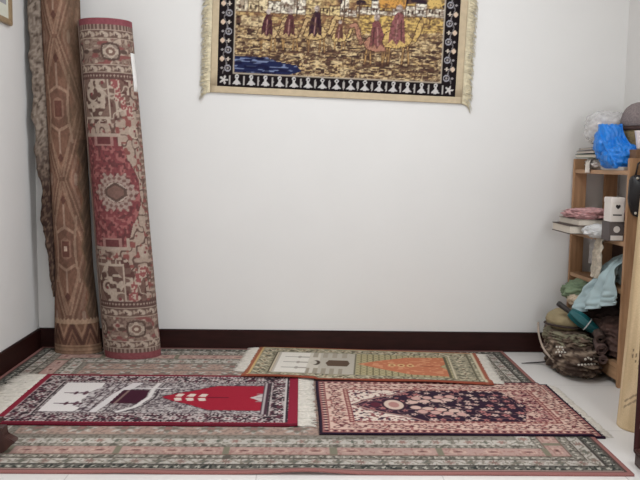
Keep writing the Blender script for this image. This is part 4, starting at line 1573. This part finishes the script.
def bead(px_, py_, pz_):
    # sew a shell onto the cloth: drop it on the front surface
    hit = bt.ray_cast(Vector((px_ - .35, py_ - .90, pz_ + .22)), Vector((.35, .90, -.22)).normalized())[0]
    if hit is None:
        return
    bm = bmesh.new()
    bmesh.ops.create_icosphere(bm, subdivisions=2, radius=.0058)
    bmesh.ops.translate(bm, verts=bm.verts, vec=hit)
    bm_obj('shell_bead', bm, M_SHELL, sb, True)


for k in range(12):
    aa_ = k / 12 * 2 * math.pi
    rr_ = .013 + .012 * (k % 2)
    bead(1.285 + rr_ * math.cos(aa_), 3.60, .112 + rr_ * 1.1 * math.sin(aa_))
for k in range(7):
    bead(1.345 + .015 * k, 3.52, .060 + .001 * k)
for k in range(4):
    bead(1.375 + .013 * k, 3.52, .088 + .006 * (k % 2))
tube('strap_end', catmull([(1.275, 3.73, .020), (1.225, 3.745, .010), (1.18, 3.75, .006), (1.135, 3.742, .005)], 14), [.010, .010, .010, .009, .009, .008, .008, .007, .007, .006, .006, .005, .004, .003], plain('dark_strap', (52, 44, 44), .8, .2), sb, 8, .45)

kh = thing('khaki_pouch', (1.33, 3.72, .19), 'rounded khaki pouch with dark piping on top of the saddlebag', 'pouch')
heap('pouch_body', (1.345, 3.725, .238), (.096, .105, .056), 81, soft('khaki_canvas', (152, 134, 96), .85, .12, 0, .3, 20), kh, .05, 1.5, .02, 1.5, zmin=.193)
ring = []
for k in range(41):
    a = 2 * math.pi * k / 40
    ring.append((1.345 + .101 * math.cos(a), 3.725 + .110 * math.sin(a), .211 + .010 * math.cos(a + 2.4)))
tube('piping', ring, [.0055] * 41, plain('dark_piping', (58, 44, 38), .8, .1), kh, 8)
arc = [(1.236 + .03 * t, 3.76 - .14 * t * 0, .245 + .060 * math.sin(t * 1.6)) for t in [i / 20 for i in range(21)]]

um = thing('folded_umbrella', (1.35, 3.64, .27), 'folded teal umbrella with a dark handle lying across the khaki pouch', 'umbrella')
M_TEAL = plain('teal_nylon', (16, 98, 104), .28, .3, 14, .15, 80)
P0, P1 = Vector((1.268, 3.640, .338)), Vector((1.452, 3.560, .206))
ax_ = P1 - P0
tube('handle', [P0 + ax_ * t for t in (-.0, .02, .05, .3, .42)], [.008, .013, .014, .013, .012], plain('dark_handle', (44, 36, 34), .5, .1), um, 14)
n_ = 22
V, F = [], []
tt = ax_.normalized(); a_ = tt.cross(Vector((0, 0, 1))).normalized(); b_ = a_.cross(tt)
seg = 32
for i in range(n_):
    t = i / (n_ - 1)
    c_ = P0 + ax_ * (.30 + .72 * t)
    rad_ = .034 * (math.sin(math.pi * min(1, .14 + .80 * t)) ** .6) * (1 - .25 * t)
    for k in range(seg):
        an = 2 * math.pi * k / seg
        rr_ = rad_ * (1 + .12 * math.cos(6 * an + 4 * t))
        V.append(tuple(c_ + a_ * rr_ * math.cos(an) + b_ * rr_ * math.sin(an)))
for i in range(n_ - 1):
    for k in range(seg):
        k2 = (k + 1) % seg
        F.append((i * seg + k, i * seg + k2, (i + 1) * seg + k2, (i + 1) * seg + k))
F.append(tuple(reversed(range(seg)))); F.append(tuple(range((n_ - 1) * seg, n_ * seg)))
mesh_obj('canopy', V, F, M_TEAL, um)
tube('tie_strap', [tuple(P0 + ax_ * .72 + (a_ * math.cos(2 * math.pi * k / 20) + b_ * math.sin(2 * math.pi * k / 20)) * .033) for k in range(21)], [.003] * 21, plain('white_tie', (200, 200, 198), .6, .05), um, 6)

# ------------------------------------------------------------------ black pouch hanging on the near end of the shelf
M_BLACK = plain('black_leather', (26, 22, 24), .45, .2, 20, .2, 120)
pz = thing('black_pouch', (1.53, 3.33, .95), 'black pouch with white studs hanging from the near shelf end', 'pouch')
bm = bmesh.new()
out_ = [(1.454, .955), (1.470, .972), (1.546, .972), (1.568, .955), (1.566, .86), (1.550, .800), (1.530, .785), (1.488, .785), (1.470, .800), (1.450, .86)]
g0 = [bm.verts.new((a, 3.334, b)) for a, b in out_]
g1 = [bm.verts.new((a, 3.306, b)) for a, b in out_]
bm.faces.new(g0); bm.faces.new(list(reversed(g1)))
for i in range(len(out_)):
    bm.faces.new((g0[i], g0[(i + 1) % len(out_)], g1[(i + 1) % len(out_)], g1[i]))
bmesh.ops.bevel(bm, geom=list(bm.edges), offset=.006, segments=3, affect='EDGES')
bm_obj('pouch_body', bm, M_BLACK, pz, True)
for sx, sz in ((1.481, .957), (1.481, .803), (1.540, .957), (1.540, .803)):
    bm = bmesh.new()
    bmesh.ops.create_uvsphere(bm, u_segments=14, v_segments=8, radius=.006)
    bmesh.ops.translate(bm, verts=bm.verts, vec=(sx, 3.305, sz))
    bm_obj('stud', bm, M_SHELL, pz, True)
tube('hanging_loop', [(1.480, 3.322, .970), (1.490, 3.328, 1.02), (1.53, 3.332, 1.052), (1.55, 3.328, 1.02), (1.538, 3.322, .970)], [.004] * 5, M_BLACK, pz, 8)

# ------------------------------------------------------------------ cream roll leaning on the near end of the shelf
lean = thing('cream_roll', (1.305, 2.80, 0), 'cream cloth-wrapped roll leaning against the near end of the shelf', 'rolled carpet')
A0, A1 = Vector((1.340, 2.83, .0)), Vector((1.562, 3.20, 1.10))
AX = (A1 - A0).normalized()
Lr = (A1 - A0).length
sA = AX.cross(Vector((0, 1, 0))).normalized()
sB = AX.cross(sA).normalized()
CREAMC = (206, 176, 132)
cvr = Cv(2 * math.pi * .092, Lr, .005, .005)
cvr.fill(np.ones_like(cvr.X), CREAMC)
cvr.fill(th(vn(cvr.X, cvr.Y, .05, .12, 401), .55, .3), (216, 188, 146))
cvr.fill(th(vn(cvr.X, cvr.Y, .02, .30, 402), .62, .2) * .6, (190, 160, 118))
P = np.zeros((cvr.ny, cvr.nx, 3))
for j in range(cvr.ny):
    q = cvr.Y[j, 0]
    c_ = A0 + AX * q
    for i in range(cvr.nx):
        an = cvr.X[j, i] / .092
        r_ = .092 + .0025 * noise.noise((math.cos(an) * 2, math.sin(an) * 2, q * 4))
        of_ = sA * (r_ * math.cos(an)) + sB * (r_ * math.sin(an))
        pt = c_ + of_ + AX * ((.001 - of_.z / AX.z) * (1 - q / Lr))
        P[j, i] = pt
ang = cvr.X / .092
# two dashed rows of faint stamped marks and two creases on the face seen from the room
face = np.arctan2(P[..., 1] - (A0.y + AX.y * cvr.Y), P[..., 0] - (A0.x + AX.x * cvr.Y))
fa = (face + math.pi * 1.5 + .0) % (2 * math.pi) - math.pi     # 0 towards the left-front
fx = (face + math.pi / 2) * .092                               # arc from the front centre line
vis = (fx > -.115) & (fx < -.015)
for off in (0, .024):
    dline = np.abs(cvr.Y - (.270 + off - 1.2 * (fx + .092)))
    cvr.fill(vis * (dline < .006) * th(np.sin(fx * 2 * math.pi / .015), .0, .3), (96, 78, 60))
for off in (0, .022):
    dline = np.abs(cvr.Y - (.100 + off + .8 * (fx + .092)))
    cvr.fill(vis * (dline < .004), (122, 100, 76), .7)
o = sheet('cloth_wrap', P, M_WOVEN, lean, .004, cvr.C, lin(CREAMC))
coil('inner_coil', lambda q: (0, 0), lambda q: (.080, .080), 0, 1, None, M_RUGBACK, 2.6, .02)
co = bpy.data.objects['inner_coil.002'] if 'inner_coil.002' in bpy.data.objects else None
if co is not None:
    for v in co.data.vertices:
        q = .03 + v.co.z * (Lr - .05)
        pt = A0 + AX * q + sA * v.co.x + sB * v.co.y - Vector(lean.location)
        v.co = pt
        if v.co.z < .002: v.co.z = .002
    co.parent = lean

# ------------------------------------------------------------------ dark patterned roll standing at the right edge
axr = lambda z: (1.276, 2.545)
rdr = lambda z: (.084, .084)
cv = Cv(.084 * math.pi * 1.06, .43, .005, .005, 0, .001)
x, z = cv.X, cv.Y
cv.fill(np.ones_like(x), (66, 26, 34))
cv.fill(th(vn(x, z, .03, .03, 501), .55), (38, 26, 34))
cv.fill((z > .06) * th(np.sin(z * 2 * math.pi / .07), .3, .3) * th(vn(x, z, .2, .02, 507), .45), (150, 120, 116))
cv.fill(th(vn(x, z, .016, .016, 502), .66), (168, 140, 128))
cv.fill(th(vn(x, z, .02, .02, 503), .66), (120, 44, 50))
cv.fill(z < .10, (62, 32, 28))
rr3 = thing('rolled_rug', (1.262, 2.545, 0), 'dark maroon patterned rolled rug standing at the right edge', 'rolled carpet')
roll_mesh('rug_wrap', cv, axr, rdr, math.pi - .1, 2 * math.pi + .1, rr3, back=(70, 34, 34), seed=5, lip=.003)
coil('inner_coil', axr, rdr, .004, .425, rr3, M_RUGBACK, 2.0)

# low dark wooden blocks whose corners reach into the view
blk = thing('wooden_plinth', (1.26, 2.38, 0), 'dark brown wooden plinth in the lower right corner', 'plinth')
box('plinth_body', 1.142, 1.40, 2.28, 2.450, 0, .045, M_DWOOD, blk, .004)
box('plinth_top', 1.139, 1.404, 2.276, 2.453, .045, .056, M_DWOOD, blk, .003)

stool = thing('low_stool', (-1.16, 2.5, 0), 'low dark red-brown stool with flared carved feet, at the left edge', 'stool')


def stool_leg(px_, s):
    bm = bmesh.new()
    pr = [(-.040, .0), (-.004, .0), (.010, .016), (.038, .037), (.024, .047), (-.003, .056), (-.001, .086), (-.040, .086)]
    pr = [(px_ + s * a, b) for a, b in pr]
    for y0, y1 in ((2.50, 2.545),):
        q0 = [bm.verts.new((a, y0, b + .009)) for a, b in pr]
        q1 = [bm.verts.new((a, y1, b + .009)) for a, b in pr]
        bm.faces.new(q0); bm.faces.new(list(reversed(q1)))
        for i in range(len(pr)):
            bm.faces.new((q0[i], q0[(i + 1) % len(pr)], q1[(i + 1) % len(pr)], q1[i]))
    bmesh.ops.bevel(bm, geom=list(bm.edges), offset=.003, segments=2, affect='EDGES')
    bm_obj('foot', bm, M_DWOOD, stool)


stool_leg(-.992, 1)
stool_leg(-1.300, -1)
box('seat_board', -1.325, -1.020, 2.48, 2.59, .0945, .108, M_DWOOD, stool, .004)
box('stretcher', -1.285, -1.00, 2.510, 2.535, .055, .080, M_DWOOD, stool, .003)


for names, host in ((('heart_emblem', 'printed_bar'), ('carton_body', 'white_box')), (('white_disc',), ('box_body', 'grey_box')), (('stud',), ('pouch_body', 'black_pouch')),
                    (('shell_bead',), ('bag_pouch', 'saddlebag')), (('print',), ('mount', 'picture_frame')), (('tie_strap',), ('canopy', 'folded_umbrella')), (('paper_label',), ('carpet_wrap', 'rolled_carpet'))):
    th_ = bpy.data.objects[host[1]]
    hs = [c for c in th_.children if c.name.split('.')[0] == host[0]][0]
    for c in list(th_.children):
        if c.name.split('.')[0] in names:
            c.parent = hs


# ------------------------------------------------------------------ ceiling lights
def emis(name, col, s):
    m, nt, b = new_mat(name)
    b.inputs['Base Color'].default_value = (.9, .9, .9, 1)
    b.inputs['Emission Color'].default_value = (*col, 1)
    b.inputs['Emission Strength'].default_value = s
    return m


M_DIFF = emis("lamp_diffuser", (.95, 1, 1.05), 1.0)
M_WMET = plain('white_lamp_housing', (230, 230, 228), .4, .02)
LCOL = (.955, 1, 1.05)
CLX, CLY, CPW, TPW, TY, TZ = .2, 2.6, 17.5, 27, 1.7, 1.8
t = thing('ceiling_light', (CLX, CLY, ZC), 'square white ceiling light in the middle of the room', 'light')
box('housing', CLX - .31, CLX + .31, CLY - .31, CLY + .31, ZC - .05, ZC - .0005, M_WMET, t, .004)
box('diffuser', CLX - .28, CLX + .28, CLY - .28, CLY + .28, ZC - .058, ZC - .050, M_DIFF, t, .002)
ld = bpy.data.lights.new('lamp', 'AREA')
ld.shape = 'SQUARE'
ld.size = .54
ld.energy = CPW
ld.color = LCOL
lo = link(bpy.data.objects.new('lamp', ld), t)
lo.location = (0, 0, -.062)
t = thing('wall_light', (XR, TY, TZ), 'white fluorescent batten mounted high on the right wall', 'light')
box('batten', XR - .05, XR - .0005, TY - .62, TY + .62, TZ - .03, TZ + .03, M_WMET, t, .004)
tube('lamp_tube', [(XR - .075, TY - .60, TZ), (XR - .075, TY, TZ), (XR - .075, TY + .60, TZ)], [.014] * 3, M_DIFF, t, 14)
ld = bpy.data.lights.new('lamp', 'AREA')
ld.shape = 'RECTANGLE'
ld.size = 1.18
ld.size_y = .10
ld.energy = TPW
ld.color = LCOL
lo = link(bpy.data.objects.new('lamp', ld), t)
lo.location = (-.095, 0, 0)
lo.rotation_euler = Vector((1, 0, .25)).to_track_quat('Z', 'Y').to_euler()
lo.rotation_euler = (Matrix(((0, 0, 1), (1, 0, 0), (0, 1, 0)))).to_euler()

WPW, WX, WZ = 42, 1.0, 1.3  # added frontal fill: unseen glowing panel and lamp on the front wall
o = box('fill_panel', WX - .70, WX + .70, YF + .0005, YF + .045, WZ - .70, WZ + .70, M_WMET, None, .004)
o['kind'] = 'structure'
box('fill_panel_glow', WX - .64, WX + .64, YF + .040, YF + .049, WZ - .64, WZ + .64, M_DIFF, o)
ld = bpy.data.lights.new('fill_lamp', 'AREA')
ld.shape = 'SQUARE'
ld.size = 1.26
ld.energy = WPW
ld.color = LCOL
lo = link(bpy.data.objects.new('fill_lamp', ld))
lo.location = (WX, YF + .055, WZ)
lo.rotation_euler = (R(90), 0, 0)

w = bpy.data.worlds.new('room_world')
SC.world = w
w.use_nodes = True
w.node_tree.nodes['Background'].inputs['Color'].default_value = (.8, .85, .9, 1)
w.node_tree.nodes['Background'].inputs['Strength'].default_value = .3

# ------------------------------------------------------------------ camera
f_px, p_, yaw_, roll_ = 757.14, .1006, .0266, .0154
cd = bpy.data.cameras.new('camera')
cd.sensor_width = 36
cd.lens = f_px / 640 * 36
cd.clip_start = .05
co_ = bpy.data.objects.new('camera', cd)
COL.objects.link(co_)
fw = Vector((math.sin(yaw_) * math.cos(p_), math.cos(yaw_) * math.cos(p_), -math.sin(p_)))
rt_ = Vector((math.cos(yaw_), -math.sin(yaw_), 0))
up_ = rt_.cross(fw)
r2 = rt_ * math.cos(roll_) + up_ * math.sin(roll_)
u2 = -rt_ * math.sin(roll_) + up_ * math.cos(roll_)
mw = Matrix((r2, u2, -fw)).transposed().to_4x4()
mw.translation = Vector((0, 0, 1.0))
co_.matrix_world = mw
SC.camera = co_
SC.view_settings.view_transform = 'Standard'
SC.view_settings.look = 'None'
SC.view_settings.gamma = 1
SC.view_settings.exposure = 0
SC.view_settings.use_curve_mapping = False
